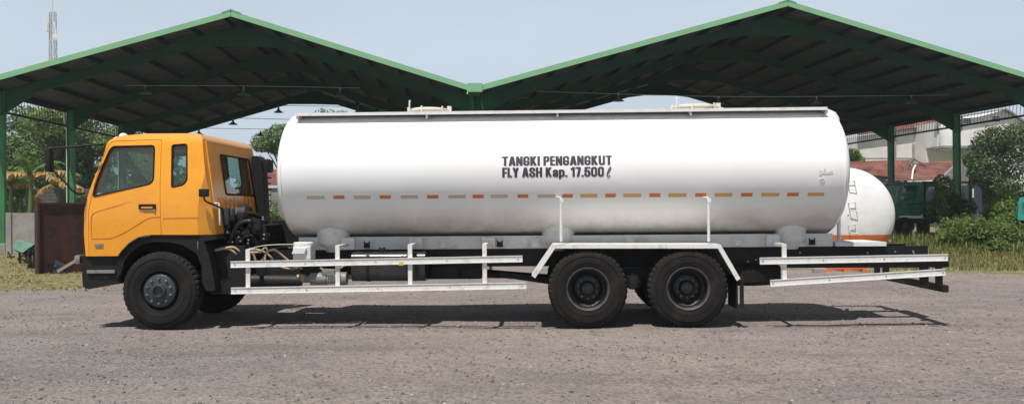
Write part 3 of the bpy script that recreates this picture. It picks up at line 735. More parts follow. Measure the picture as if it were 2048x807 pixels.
# gearbox / engine underside masses between the wheels
s = MB(); s.rbox(-5.3, -4.35, .85, 1.55, .50, 1.05, .06); s.rbox(-4.35, -3.7, .95, 1.45, .58, .95, .06); s.rbox(-3.7, -3.2, 1.05, 1.35, .65, .90, .04)
s.build('gearbox', MT['black'], truck, smooth=35)
for nm, ar in (('valve_block', (-2.2, -1.75, .7, .95, .62, .78, .02)), ('valve_block', (-3.9, -3.55, .55, .8, .62, .80, .03)), ('battery_box', (-4.35, -3.6, 1.72, 2.2, .72, 1.12, .03))):
    MB().rbox(*ar).build(nm, MT['black'], truck, smooth=35)
MB().rbox(-4.62, -3.8, .62, 1.0, .60, .80, .03).build('battery_box', MT['black'], truck, smooth=35)
MB().rbox(-2.28, -1.45, .80, 1.1, .60, .775, .02).build('valve_block', MT['black'], truck, smooth=35)
MB().tube([(-4.9, .5, .62), (-3.9, .5, .60)], .10, 14).build('air_tank', MT['black'], truck, smooth=35)
a = at(528, 440, Y=1.65); b = at(600, 490, Y=1.65)
MB().rbox(-4.62, -4.1, 1.62, 2.2, 1.05, a.z, .01).build('battery_carrier', MT['plastic'], truck)
# engine seen behind the cab
s = MB()
rnd = random.Random(5)
s.rbox(-5.05, -4.45, .75, 1.6, .95, 1.38, .05)
s.lathe([(.13, 0), (.17, .02), (.17, .12), (.13, .16)], (-4.86, .85, 1.50), 'X', 20); s.lathe([(.10, 0), (.12, .04), (.12, .2), (.08, .24)], (-4.6, .9, 1.30), 'Y', 18)
s.tube(bez([(-4.95,.8,1.42),(-4.8,.74,1.54),(-4.64,.8,1.52),(-4.55,1.0,1.42),(-4.52,1.1,1.2)], 6), .034, 12)
s.rbox(-4.98, -4.74, .66, .9, 1.36, 1.52, .03); s.rbox(-4.70, -4.52, .7, .95, 1.25, 1.46, .03)
s.tube(bez([(-4.9,.6,1.15),(-4.78,.58,1.38),(-4.6,.6,1.42),(-4.5,.7,1.2),(-4.48,.75,1.0)], 6), .035, 10)
s.tube(bez([(-4.85,.62,1.05),(-4.72,.6,1.2),(-4.6,.62,1.22),(-4.52,.66,1.02)], 6), .022, 10)
for k in range(60):
    x, y, z = rnd.uniform(-5.0, -4.42), rnd.uniform(.55, .8), rnd.uniform(.98, 1.48); d = rnd.uniform(.012, .05)
    s.rbox(x-d, x+d, y-d, y+d, z-d*.8, z+d*.8, .006)
en = s.build('engine', MT['black'], truck, smooth=35)
s = MB(); p = at(452, 435, Y=.6); s.rbox(p.x-.06, p.x+.05, .56, .66, p.z-.10, p.z+.14, .02); s.rbox(p.x+.08, p.x+.12, .58, .64, p.z+.02, p.z+.13, .01); s.tube([(p.x, .6, p.z-.1), (p.x+.02, .6, p.z-.22)], .02, 8)
s.build('engine_casting', MT['enggrey'] if 'enggrey' in MT else MT['galvdark'] if 'galvdark' in MT else MT['hub'], en, smooth=35)
s = MB()
for k in range(14):
    x, y, z = rnd.uniform(-4.98, -4.4), .53, rnd.uniform(1.0, 1.5); MB().lathe([(.014, .0), (.014, -.02), (.001, -.022)], (x, y, z), 'Y', 6).build('bolt', MT['steel'], en)

p = at(432, 412, Y=.35); s = MB(); s.tube([(p.x+.0, .3, p.z+.04), (p.x+.06, .3, p.z+.04), (p.x+.07, .3, p.z-.26)], .011, 8); s.build('dip_handle', MT['white'], en, smooth=40)
# --- air intake stack behind the cab
s = MB(); p0 = at(525, 452, Y=2.15); p1 = at(514, 316, Y=2.15)
s.prism(fillet([(p0.x-.05, p0.z), (p0.x+.06, p0.z), (p1.x+.085, p1.z-.05), (p1.x+.04, p1.z+.03), (p1.x-.07, p1.z+.03), (p1.x-.085, p1.z-.10)], .03, 3), 2.10, 2.38)
s.rbox(p1.x+.08, p1.x+.19, 2.15, 2.4, p1.z-.22, p1.z-.02, .04)
for k in range(9): s.box(p0.x, p0.x+.072+.002*k, 2.12, 2.36, 1.45+k*.09, 1.47+k*.09)
s.build('air_intake', MT['plastic'], truck, smooth=35)

# --- cab: three outlines intersected, hollowed, windows and doors cut
YN, YFa = .10, 2.50
side = [XZ(168, 512, YN), XZ(162.5, 470, YN), XZ(163, 425, YN), XZ(171, 402, YN), XZ(182, 362, YN), XZ(200, 306, YN), XZ(214, 281, .25), XZ(240, 271.5, .3), XZ(300, 267.5, .35), XZ(400, 267, .35), (-5.17, 2.575), (-5.02, 1.60), (-4.985, 1.262),
        XZ(420, 469, YN), XZ(300, 469, YN), XZ(276, 473, YN), XZ(256, 486, YN), XZ(242, 502, YN), XZ(236, 511.5, YN)]
side = fillet(side, [0,.05,.08,.05,.3,.1,.08,.2,0,.3,.05,0,0,0,.06,.05,.05,.05,0], 4)
cross = fillet([(YN+.01, .9), (YN, 1.72), (YN+.15, 2.50), (YN+.28, 2.80), (YFa-.16, 2.80), (YFa-.07, 2.50), (YFa, 1.72), (YFa-.01, .9)], [0,.3,.06,0,0,.06,.3,0], 6)
plan = fillet([(-7.0, 1.2), (-6.80, .20), (-6.62, YN-.01), (-6.3, YN-.02), (-5.21, YN-.02), (-4.96, YN+.17), (-4.90, 1.2), (-4.92, YFa-.04), (-5.02, YFa+.02), (-6.3, YFa+.02), (-6.62, YFa+.01), (-6.80, YFa-.20)], [.5,.1,.1,0,.02,.02,0,.02,.02,0,.1,.1], 5)
plan = [(x if x > -6.79 else x, y) for x, y in plan]
def shell(k):
    """the cab's form, shrunk by k metres all round"""
    def sh(poly, c, k):
        ax = [p[0] for p in poly]; ay = [p[1] for p in poly]; w = max(ax)-min(ax); h = max(ay)-min(ay); cx, cy = (max(ax)+min(ax))/2, (max(ay)+min(ay))/2
        return [(cx+(p[0]-cx)*(w-2*k)/w, cy+(p[1]-cy)*(h-2*k)/h) for p in poly]
    a = MB().prism(sh(side, 0, k), -.3, 2.8, 'Y').mesh(); b = MB().prism(sh(cross, 0, k), -7.3, -4.5, 'X').mesh(); c = MB().prism(sh(plan, 0, k), .6, 3.0, 'Z').mesh()
    return boolean(boolean(a, b, 'INTERSECT'), c, 'INTERSECT')
body = boolean(shell(0), shell(.045), 'DIFFERENCE')
win = fillet([XZ(187, 392, .13), XZ(194, 357, .15), XZ(216, 302, .2), XZ(224, 293, .22), XZ(306, 291, .22), XZ(308, 300, .22), XZ(306, 366, .14)], [.03,.1,.06,.04,.05,.02,.08], 4)
qwin = fillet([XZ(343, 290, .22), XZ(372, 288, .22), XZ(373, 360, .14), XZ(366, 369, .14), XZ(343, 374, .13)], .03, 4)
for wp in (win, qwin): body = boolean(body, MB().prism(wp, -.2, 2.9, 'Y').mesh(), 'DIFFERENCE')
ra, rb = at(442, 308, X=-5.12), at(507, 369, X=-5.06)
za, zb = 1.81, 2.37
body = boolean(body, MB().prism(fillet([(ra.y, zb), (rb.y, zb), (rb.y, za), (ra.y, za)], .06, 4), -5.4, -4.8, 'X').mesh(), 'DIFFERENCE')
body = boolean(body, MB().prism(fillet([(.33, 1.72), (2.27, 1.72), (2.18, 2.42), (.42, 2.42)], .08, 4), -7.2, -6.2, 'X').mesh(), 'DIFFERENCE')
door = [XZ(177, 513, YN), XZ(176, 425, YN), XZ(184, 388, YN), XZ(190, 358, .13), XZ(211, 298, .2), XZ(222, 283, .25), XZ(322, 279, .25), XZ(322, 468, YN), XZ(322, 480, YN), XZ(276, 480, YN), XZ(236, 516, YN)]
grow = lambda poly, k: [tuple(Vector(p)+(Vector(p)-Vector((-6.2, 1.8))).normalized()*k) for p in poly]
dn = boolean(body.copy(), MB().prism(fillet(door, [0,.05,.05,.05,.05,.06,.03,0,0,0,0], 3), -.2, .42, 'Y').mesh(), 'INTERSECT')
dfar = boolean(body.copy(), MB().prism(fillet(door, [0,.05,.05,.05,.05,.06,.03,0,0,0,0], 3), 2.15, 2.9, 'Y').mesh(), 'INTERSECT')
gd = grow(fillet(door, [0,.05,.05,.05,.05,.06,.03,0,0,0,0], 3), .009)
body = boolean(body, MB().prism(gd, -.2, .42, 'Y').mesh(), 'DIFFERENCE')
body = boolean(body, MB().prism(gd, 2.15, 2.9, 'Y').mesh(), 'DIFFERENCE')
def groove(me, pts, w=.010, d=.008, y=YN):
    pts = [Vector(p) for p in pts]; L = []; Rr = []
    for i, p in enumerate(pts):
        t = (pts[min(i+1, len(pts)-1)]-pts[max(i-1, 0)]).normalized(); n = Vector((-t.y, t.x)); L.append(tuple(p+n*w/2)); Rr.append(tuple(p-n*w/2))
    return boolean(me, MB().prism(L+Rr[::-1], y-.1, y+d, 'Y').mesh(), 'DIFFERENCE')
# pressed lines in the door skin and the rear quarter
A = [XZ(*p, YN) for p in ((183,476),(182,440),(184,430),(192,424),(250,407),(298,393),(306,393))]
B = [XZ(*p, YN) for p in ((183,478),(222,477),(236,472),(262,458),(292,439),(304,435),(320,434))]
dn = groove(dn, A, .014, .016); dn = groove(dn, B, .016, .018)
body = groove(body, [XZ(326,437,YN), XZ(402,436,YN)], .016, .018)
def shade(me, ang=32):
    finish(me, ang); return me
cabo = place('cab_body', shade(body), MT['orange'], truck)
md = cabo.modifiers.new('w', 'WEIGHTED_NORMAL'); md.keep_sharp = True
d1 = place('door', shade(dn), MT['orange'], truck); md = d1.modifiers.new('w', 'WEIGHTED_NORMAL'); md.keep_sharp = True
d2 = place('door', shade(dfar), MT['orange'], truck)
# glass and rubber seals
def tumble(z, near=True):   # side skin position at height z
    if z < 1.72: y = YN
    elif z < 2.5: y = YN+.15*(z-1.72)/.78
    else: y = YN+.15+.13*(z-2.5)/.3
    return y if near else YFa+YN-y
def sideglass(poly, near, parent):
    s = MB(); n = len(poly); o = .022 if near else -.022
    vs = [(x, tumble(z, near)+o, z) for x, z in poly]+[(x, tumble(z, near)+o*1.2, z) for x, z in poly]
    s.add(vs, [tuple(range(n)), tuple(range(2*n-1, n-1, -1))]+[(i, i+n, (i+1) % n+n, (i+1) % n) for i in range(n)])
    s.build('window_glass', MT['glass'], parent)
    s = MB(); s.tube([(x, tumble(z, near)+(.004 if near else -.004), z) for x, z in poly], .013, 6, closed=True); s.build('window_seal', MT['plastic'], parent, smooth=60)
sideglass(win, True, d1); sideglass(win, False, d2); sideglass(qwin, True, cabo); sideglass(qwin, False, cabo)
rx = lambda z: -5.02-.15*(z-1.6)/.975
poly = fillet([(ra.y, zb), (rb.y, zb), (rb.y, za), (ra.y, za)], .06, 4)
s = MB(); n = len(poly); s.add([(rx(z)-.02, y, z) for y, z in poly]+[(rx(z)-.024, y, z) for y, z in poly], [tuple(range(n)), tuple(range(2*n-1, n-1, -1))]+[(i, i+n, (i+1) % n+n, (i+1) % n) for i in range(n)])
s.build('rear_window', MT['glass'], cabo)
s = MB(); s.tube([(rx(z)+.004, y, z) for y, z in poly], .014, 6, closed=True); s.build('window_seal', MT['plastic'], cabo, smooth=60)
s = MB(); pw = [(-6.70+.0, .36, 1.72), (-6.70, 2.24, 1.72), (-6.43, 2.16, 2.42), (-6.43, .44, 2.42)]
s.add(pw+[(x+.006, y, z) for x, y, z in pw], [(0,1,2,3),(7,6,5,4),(0,4,5,1),(1,5,6,2),(2,6,7,3),(3,7,4,0)]); s.build('windscreen', MT['glass'], cabo)
# ribs and drip rail on the back of the cab
s = MB()
for k in range(9):
    y = .62+k*.17; s.rbox(rx(1.6)-.004, rx(1.6)+.012, y-.02, y+.02, 1.62, 1.77, .006)
s.beam((rx(2.53)+.004, .38, 2.535), (rx(2.53)+.004, 2.05, 2.535), .03, .02); s.beam((rx(2.5)+.012, .335, 2.52), (rx(1.66)+.008, .30, 1.66), .012, .02, up=(1,0,0))
s.build('rear_pressing', MT['orange'], cabo, smooth=40)
# door handle, badge
p = at(296, 413, Y=YN); s = MB(); s.rbox(p.x-.125, p.x+.105, YN-.012, YN+.01, p.z-.035, p.z+.035, .012); dh = s.build('handle', MT['plastic'], d1, smooth=40)
s = MB(); s.rbox(p.x-.085, p.x+.07, YN-.022, YN-.006, p.z-.024, p.z-.002, .006); s.build('handle_pull', MT['orange'], d1, smooth=40)
s = MB(); s.lathe([(.013, -.01), (.013, .0)], (p.x+.088, YN-.008, p.z-.045), 'Y', 12); s.build('lock', MT['steel'], d1)
p = at(198, 491, Y=YN); s = MB(); s.rbox(p.x-.055, p.x+.055, YN-.006, YN+.002, p.z-.012, p.z+.030, .003)
for k in range(3): s.box(p.x-.05+k*.036, p.x-.026+k*.036, YN-.009, YN-.004, p.z-.008, p.z+.022)
s.build('badge', MT['steel'], d1)
p = at(200, 388, Y=.14); MB().box(p.x-.03, p.x+.03, tumble(p.z)+.017, tumble(p.z)+.0195, p.z-.02, p.z+.012).build('window_sticker', MT['white'], d1)
# interior
s = MB(); s.rbox(-6.62, -6.22, .2, 2.2, 1.2, 1.66, .05); s.rbox(-6.45, -6.25, .3, 2.1, 1.6, 1.76, .05); s.build('dashboard', MT['plastic'], cabo, smooth=35)
s = MB(); s.tube([(-6.12+.07*math.sin(a*.3), 1.75+.21*math.cos(a*.3), 1.80+.20*math.sin(a*.3)) for a in range(21)], .014, 8, closed=True); s.tube([(-6.12, 1.75, 1.8), (-6.35, 1.75, 1.55)], .03, 8); s.build('steering_wheel', MT['plastic'], cabo, smooth=60)
for y in (.6, 1.72):
    s = MB(); s.rbox(-5.95, -5.45, y-.25, y+.25, 1.3, 1.48, .06); s.rbox(-5.5, -5.36, y-.25, y+.25, 1.45, 2.0, .05); s.build('seat', MT['seat'], cabo, smooth=40)
# bumper, wheel arch, step
yb = .16
bp_ = [XZ(166, 513, yb), XZ(163, 535, yb), XZ(166, 574, yb), XZ(176, 578, yb), XZ(242, 566, yb), XZ(238, 540, yb), XZ(241, 513, yb)]
s = MB(); s.prism(fillet(bp_, .03, 3), yb, 2.44); s.build('front_bumper', MT['plastic'], truck, smooth=35)
p, q = at(173, 543, Y=.12), at(229, 543, Y=.12); MB().rbox(p.x, q.x, .125, .158, p.z-.022, p.z+.022, .006).build('step_strip', MT['steel'], truck)
p, q = at(188, 554, Y=.12), at(216, 554, Y=.12); MB().box(p.x, q.x, .150, .158, p.z-.012, p.z+.012).build('side_reflector', MT['rust'], truck)
p = at(158, 512, Y=.3); s = MB(); s.rbox(p.x-.03, p.x+.05, .22, .62, p.z-.10, p.z+.02, .03); hl = s.build('headlight', MT['steel'], truck, smooth=40); s.bm
s = MB(); s.rbox(p.x-.03, p.x+.05, 1.98, 2.38, p.z-.10, p.z+.02, .03); s.build('headlight', MT['steel'], truck, smooth=40)
arch = [(236,512),(244,502),(258,487),(278,474),(302,469.5),(428,469),(432,478),(408,482),(418,515),(428,560),(430,580),(412,582),(404,565),(402,530),(392,506),(368,491),(340,484),(310,483),(284,488),(262,502),(248,520),(242,545),(232,560)]
for y0_, y1_ in ((.13, .72), (1.86, 2.45)):
    s = MB(); s.prism([XZ(x, y, .12) for x, y in arch], y0_, y1_); s.build('wheel_arch', MT['plastic'], truck)
s = MB(); ppp = [XZ(x, y, .09) for x, y in ((236,511),(243,501),(257,486),(277,473.5),(300,470.5))]
s.tube([(x, .108, z-.012) for x, z in ppp], .016, 6)
s.build('arch_lip', MT['plastic'], truck, smooth=50)
s = MB(); s.box(-5.1, -4.62, .35, .72, .45, 1.1); s.box(-6.4, -5.0, .55, 1.9, 1.03, 1.24); s.build('inner_guard', MT['plastic'], truck)
p = at(395, 491, Y=.10); MB().tube([(p.x, .115, p.z+.06), (p.x, .115, p.z-.04)], .007, 6).build('arch_pin', MT['steel'], truck)
# repeater lamp with curly cord
p = at(409, 385, Y=.07); s = MB(); s.rbox(p.x-.062, p.x+.062, .02, .075, p.z-.055, p.z+.05, .012); rl = s.build('side_repeater', MT['plastic'], truck, smooth=40)
s = MB(); s.tube(bez([(p.x, .05, p.z-.05), (p.x+.01, .08, p.z-.11), (p.x+.10, .2, p.z-.17), (p.x+.16, .28, p.z-.22), (p.x+.17, .3, p.z-.30)], 6), .012, 8); s.build('cord', MT['plastic'], rl, smooth=60)
# roof lamps
for px, py in ((247, 273), (226, 279)):
    p = at(px, py, Y=.42); s = MB(); s.lathe([(.062, -.05), (.062, .0), (.05, .03), (.025, .045), (.001, .05)], (p.x, .42 if px > 230 else .55, p.z), 'Z', 20); s.build('roof_lamp', MT['white'], cabo, smooth=60)
# mirror
m0, m1, m2 = at(207, 288, Y=.12), at(150, 293, Y=.0), at(99, 297, Y=-.10)
l0, l1, l2 = at(170, 386, Y=.1), at(150, 385, Y=.02), at(100, 335, Y=-.1)
s = MB(); s.tube(bez([m0, m1, m2, at(94, 303, Y=-.1)], 5), .014, 8); s.tube(bez([l0, l1, at(128, 362, Y=-.05), l2, at(94, 328, Y=-.1)], 5), .012, 8); mir = s.build('mirror_arm', MT['plastic'], truck, smooth=60)
c = at(98, 318, Y=-.1); s = MB(); s.rbox(c.x-.03, c.x+.035, -.15, -.03, c.z-.17, c.z+.13, .025); s.build('mirror', MT['plastic'], mir, smooth=40)
m2 = at(80, 300, Y=2.5)

# ------------------------------------------------------------------ open shed with two gables
D1, BAY, NF = 38.0, 6.9, 4
uL, uC, uR = -17.5, 1.22, 25.8
DF = 36.4; DB = D1+BAY*(NF-1)+1.6
kz = lambda x, y: shp(x, y, DF)
RL = kz(462, 24); RR = kz(1575, 4); VA = kz(950, 172)
# roof plan: eave, ridge, valley, ridge, eave
slope = .287
P0 = (-17.95, RL.z-slope*(RL.x+17.95)); P1 = (RL.x, RL.z); P2 = (uC-.25, VA.z); P3 = (uC+.25, VA.z); P4 = (RR.x, RR.z); P5 = (26.2, RR.z-.288*(26.2-RR.x))
shed = thing('open_shed', 'open sided shed with two dark gabled roofs on green steel columns', 'shed', (0, D1, 0), 0, xf=SH)
def SB(): return MB(SH)
def rz(u):
    for a, b in ((P0, P1), (P1, P2), (P2, P3), (P3, P4), (P4, P5)):
        if u <= b[0] or b is P5: return a[1]+(b[1]-a[1])*(u-a[0])/(b[0]-a[0])
slopes = [(P0, P1), (P2, P1), (P3, P4), (P5, P4)]
for lo, hi in slopes:
    # ribbed sheet: ribs run down the slope
    s = SB(); n = int((DB-DF)/.30); a0, a1 = lo, hi
    vt = []
    for i in range(n*4+1):
        d = DF+(DB-DF)*i/(n*4); h = .035 if i % 4 in (1, 2) else 0
        for (u, z) in (a0, a1): s.v.append((u, d, z+h)); s.v.append((u, d, z+h+.012))
    for i in range(n*4):
        k = i*4
        s.f += [(k, k+2, k+6, k+4), (k+1, k+5, k+7, k+3), (k, k+4, k+5, k+1), (k+2, k+3, k+7, k+6)]
    s.build('roof_sheet', MT['roofin'], shed)
    # purlins
    L = math.hypot(hi[0]-lo[0], hi[1]-lo[1]); npu = 9 if L > 11 else 7
    for k in range(npu+1):
        f = .03+.94*k/npu; u = lo[0]+(hi[0]-lo[0])*f; z = lo[1]+(hi[1]-lo[1])*f
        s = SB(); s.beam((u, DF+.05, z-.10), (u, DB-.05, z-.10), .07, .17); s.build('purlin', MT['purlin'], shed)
    # fascia board on the front verge
    s = SB(); s.beam((lo[0], DF-.03, lo[1]-.07), (hi[0], DF-.03, hi[1]-.07), .03, .21, up=(0,0,1)); s.build('verge_fascia', MT['fascia'], shed)
    s = SB(); s.beam((lo[0], DB+.03, lo[1]-.07), (hi[0], DB+.03, hi[1]-.07), .03, .22, up=(0,0,1)); s.build('verge_fascia', MT['green'], shed)
    # green verge flashing
s = SB(); s.box(P2[0]-.05, P3[0]+.05, DF-.10, DF-.045, VA.z-.24, VA.z+.10); s.build('valley_box', MT['fascia'], shed)
for x0, x1 in ((P2[0], P3[0]),): 
    s = SB(); s.box(x0, x1, DF, DB, VA.z-.20, VA.z-.17); s.build('valley_gutter', MT['green'], shed)
for R_ in (P1, P4):
    s = SB(); s.beam((R_[0]-.35, DF-.04, R_[1]-.05), (R_[0], DF-.04, R_[1]+.075), .035, .05); s.beam((R_[0]+.35, DF-.04, R_[1]-.05), (R_[0], DF-.04, R_[1]+.075), .035, .05)
    s.add([(R_[0]-.35, DF-.06, R_[1]-.03), (R_[0], DF-.06, R_[1]+.10), (R_[0]+.35, DF-.06, R_[1]-.03), (R_[0]-.35, DB, R_[1]-.03), (R_[0], DB, R_[1]+.10), (R_[0]+.35, DB, R_[1]-.03)], [(0,1,4,3),(1,2,5,4)])
    s.build('ridge_cap', MT['fascia'], shed)
for U, Z, sg in ((P0[0], P0[1], -1), (P5[0], P5[1], 1)):
    s = SB(); s.box(min(U, U+sg*.18), max(U, U+sg*.18), DF, DB, Z-.11, Z-.02); s.build('eave_gutter', MT['black'], shed)
# frames
def ibeam(s, a, b, da, db, f=.20):
    """tapered I beam under the line a-b; da, db its depths at the ends; d is the frame's distance"""
    a = Vector(a); b = Vector(b); y = a.y
    s.prism_ = None
    vs = [(a.x, y-.006, a.z), (b.x, y-.006, b.z), (b.x, y-.006, b.z-db), (a.x, y-.006, a.z-da)]
    s.add([v for v in vs]+[(x, y+.006, z) for x, _, z in vs], [(0,1,2,3),(7,6,5,4),(0,4,5,1),(2,6,7,3),(0,3,7,4),(1,5,6,2)])
    for (z0, z1, o) in ((a.z, b.z, 0), (a.z-da, b.z-db, 0)):
        s.add([(a.x, y-f/2, z0-.008), (a.x, y+f/2, z0-.008), (b.x, y+f/2, z1-.008), (b.x, y-f/2, z1-.008), (a.x, y-f/2, z0+.006), (a.x, y+f/2, z0+.006), (b.x, y+f/2, z1+.006), (b.x, y-f/2, z1+.006)],
              [(0,1,2,3),(7,6,5,4),(0,4,5,1),(1,5,6,2),(2,6,7,3),(3,7,4,0)])
colz = {uL: rz(uL)-.2, uC: VA.z-.2, uR: rz(uR)-.2}
for k in range(NF):
    d = D1+BAY*k
    for (e, r, E) in ((uL, P1, P0), (uC, P1, P2), (uC, P4, P3), (uR, P4, P5)):
        # haunch by the column, beam, haunch at the ridge
        sg = 1 if r[0] > e else -1; L = abs(r[0]-e)
        zz = lambda u: rz(u)-.205
        x0 = e+sg*.001; xa = e+sg*.15*L; xb = r[0]-sg*.16*L
        for (u0, u1, d0, d1_) in ((x0, xa, .95, .42), (xa, xb, .42, .40), (xb, r[0]-sg*.95, .40, .56), (r[0]-sg*.95, r[0], .56, .83)):
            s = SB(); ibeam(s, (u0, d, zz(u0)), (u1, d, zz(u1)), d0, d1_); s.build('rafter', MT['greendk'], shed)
    for u in (uL, uC, uR):
        s = SB(); z1 = colz[u]
        s.box(u-.16, u-.145, d-.10, d+.10, .35, z1); s.box(u+.145, u+.16, d-.10, d+.10, .35, z1); s.box(u-.145, u+.145, d-.006, d+.006, .35, z1)
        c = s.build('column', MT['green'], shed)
        s = SB(); s.rbox(u-.25, u+.25, d-.25, d+.25, -.2, .36, .02); s.build('column_footing', MT['concrete'], c)
        if u != uC:
            sg = -1 if u < 0 else 1
            s = SB(); s.tube([(u+sg*.35, d+.1, z1-.1), (u+sg*.35, d+.1, z1-.75), (u+sg*.22, d+.1, z1-.95), (u+sg*.22, d+.1, .2)], .05, 10); s.build('downpipe', MT['galv'] , shed, smooth=50)
# side rail with hanging rods under the eaves
for u, sg in ((uL, -1), (uR, 1)):
    za = shp(0 if sg < 0 else 2048, 216 if sg < 0 else 240, D1*1.0).z if False else (5.62 if sg < 0 else 5.55)
    s = SB(); s.beam((u+sg*.2, DF, za), (u+sg*.2, DB, za), .05, .09); s.build('side_rail', MT['black'], shed)
    s = SB(); n = int((DB-DF)/.28)
    for i in range(n+1):
        d = DF+(DB-DF)*i/n; s.beam((u+sg*.2, d, za), (u+sg*.28, d, rz(u)-.05), .016, .016, up=(0,1,0))
    s.build('hanging_rods', MT['black'], shed)
# ------------------------------------------------------------------ pendant lamps on cables
def lampmesh():
    s = MB(); s.lathe([(.02, .26), (.05, .24), (.06, .14), (.09, .11), (.15, .05), (.27, -.01), (.275, -.03), (.255, -.028), (.13, .02), (.04, .05)], (0, 0, 0), 'Z', 24); s.f = s.f[:-1]
    return s
lamp_src = None
LAMPS = [(290,181,42.6,'leftmost lamp under the left gable, pale against the dark roof'),(487,184,42.6,'pale lamp under the left roof ridge of the shed'),(680,187,42.6,'faint lamp under the right slope of the left gable'),
         (557,219,51.8,'dark lamp against the sky above the tank front, on the upper wire'),(716,220,51.8,'dark lamp against the sky just above the tank catwalk, left gable'),
         (398,263,58.7,'dark lamp against the sky right above the orange cab roof'),(466,243,55.2,'dark lamp against the sky above the cab rear edge'),(521,266,58.7,'lowest dark lamp in the gap between cab and tank'),
         (1044,190,42.6,'faint lamp in the dark beside the centre column'),(1237,196,42.6,'dark lamp at the edge of the sky opening under the right gable'),
         (1437,202,42.6,'lamp behind the rear manhole lid under the right gable'),(1633,202,42.6,'pale lamp above the rear end of the tank'),(1823,200,42.6,'rightmost pale lamp under the right gable roof')]
for x, y, d, lab in LAMPS:
    p = SH @ shp(x, y+5, d)
    if lamp_src is None:
        lamp_src = thing('pendant_lamp', lab, 'lamp', p, 0, 'pendant lamps hanging under the shed roof')
        sh_ = lampmesh(); sh_.xf = Matrix.Translation(p); sh_.build('lamp_shade', MT['lampshade'], lamp_src, smooth=50)
        s = MB(Matrix.Translation(p)); s.tube([(0,0,.22), (0,0,.34)], .022, 8); s.build('lamp_holder', MT['galv'], lamp_src, smooth=50)
    else:
        o = copytree(lamp_src); o.location = p; o['label'] = lab
for j, (pts, d, lab) in enumerate([([(250,171),(487,172),(720,176)], 42.6, 'thin cable carrying the pale lamps under the left gable'), ([(470,210),(557,211),(760,214)], 51.8, 'thin cable crossing the sky opening over the tank front'),
        ([(440,236),(470,236),(590,239)], 55.2, 'thin cable just above the cab and tank gap'), ([(380,256),(521,258),(600,259)], 58.7, 'lowest thin cable between cab roof and tank'), ([(1000,180),(1237,188),(1437,193),(1633,193),(1900,190)], 42.6, 'long thin cable carrying the lamps under the right gable')]):
    P = [SH @ shp(x, y, d) for x, y in pts]; o = MB().tube(bez(P, 6), .015 if d > 50 else .009, 5).build('lamp_cable', MT['galv'] if j in (0, 4) else MT['black']); tag(o, lab, 'cable', 'lamp cables strung under the shed roof')

# ------------------------------------------------------------------ foliage
def leafcloud(blobs, n, size, seed, up=.3, aspect=.55):
    rnd = random.Random(seed); V = []; Fc = []
    tot = sum(b[1]**2 for b in blobs)
    for (c, r, sq) in blobs:
        k = int(n*r*r/tot)
        for _ in range(k):
            while True:
                q = Vector((rnd.uniform(-1,1), rnd.uniform(-1,1), rnd.uniform(-1,1)))
                if .15 < q.length < 1: break
            q = q.normalized()*(q.length**.45)
            nz = noise.noise(Vector(c)*.7+q*2.2)
            if nz < -.18 and rnd.random() < .75: continue
            q *= (1+.35*nz)
            p = Vector(c)+Vector((q.x*r, q.y*r, q.z*r*sq))
            nrm = (q+Vector((rnd.gauss(0,.6), rnd.gauss(0,.6), rnd.gauss(0,.6)+up))).normalized()
            t = nrm.cross(Vector((rnd.gauss(0,1), rnd.gauss(0,1), rnd.gauss(0,1)))).normalized(); b = nrm.cross(t)
            l = size*rnd.uniform(.6, 1.4); w = l*aspect; i = len(V)
            V += [tuple(p-t*l*.5), tuple(p+b*w*.5-t*l*.05), tuple(p+t*l*.5-nrm*l*.12), tuple(p-b*w*.5-t*l*.05)]; Fc.append((i, i+1, i+2, i+3))
    return V, Fc
def crownobj(name, blobs, n, size, seed, mat, parent, **kw):
    V, Fc = leafcloud(blobs, n, size, seed, **kw); s = MB(); s.v = V; s.f = Fc; return s.build(name, mat, parent, fix=False)
def tree(x, y, h, r, mat, label, seed, n=9000, size=.2, group='trees behind the shed', trunk=.4, wide=1.0, name='broadleaf_tree'):
    """x, y: world; h: height; r: crown radius"""
    rnd = random.Random(seed); t = thing(name, label, 'tree', (x, y, 0), 0, group)
    s = MB(); top = Vector((x+rnd.uniform(-.3,.3), y, h*.75)); base = Vector((x, y, -.1))
    s.tube(bez([base, base.lerp(top, .5)+Vector((rnd.uniform(-.3,.3), 0, 0)), top], 5), [.16*h/8*(1-.06*i) for i in range(11)], 8)
    blobs = []
    for k in range(13):
        a = rnd.random()*6.28; rr = r*rnd.uniform(.3, .85); z = h*rnd.uniform(trunk+.08, .9)
        fr = 1-.45*abs((z/h-.62)/.4)
        c = Vector((x+math.cos(a)*rr*fr*wide, y+math.sin(a)*rr*fr, z)); blobs.append((c, r*rnd.uniform(.30,.52), rnd.uniform(.6,.85)))
        st = base.lerp(top, min(.95, max(.3, z/h-.15))); s.tube([st, st.lerp(c, .5)+Vector((0,0,.15)), c], [.06*h/8, .045*h/8, .02], 6)
    blobs.append((Vector((x, y, h*.86)), r*.45, .7))
    s.build('trunk', MT['bark'], t, smooth=60)
    crownobj('crown', blobs, n, size, seed, mat, t); return t
def SW(px, d, py=None):
    p = SH @ shp(px, 417 if py is None else py, d); return p
def ztop(px, py, d): return shp(px, py, d).z
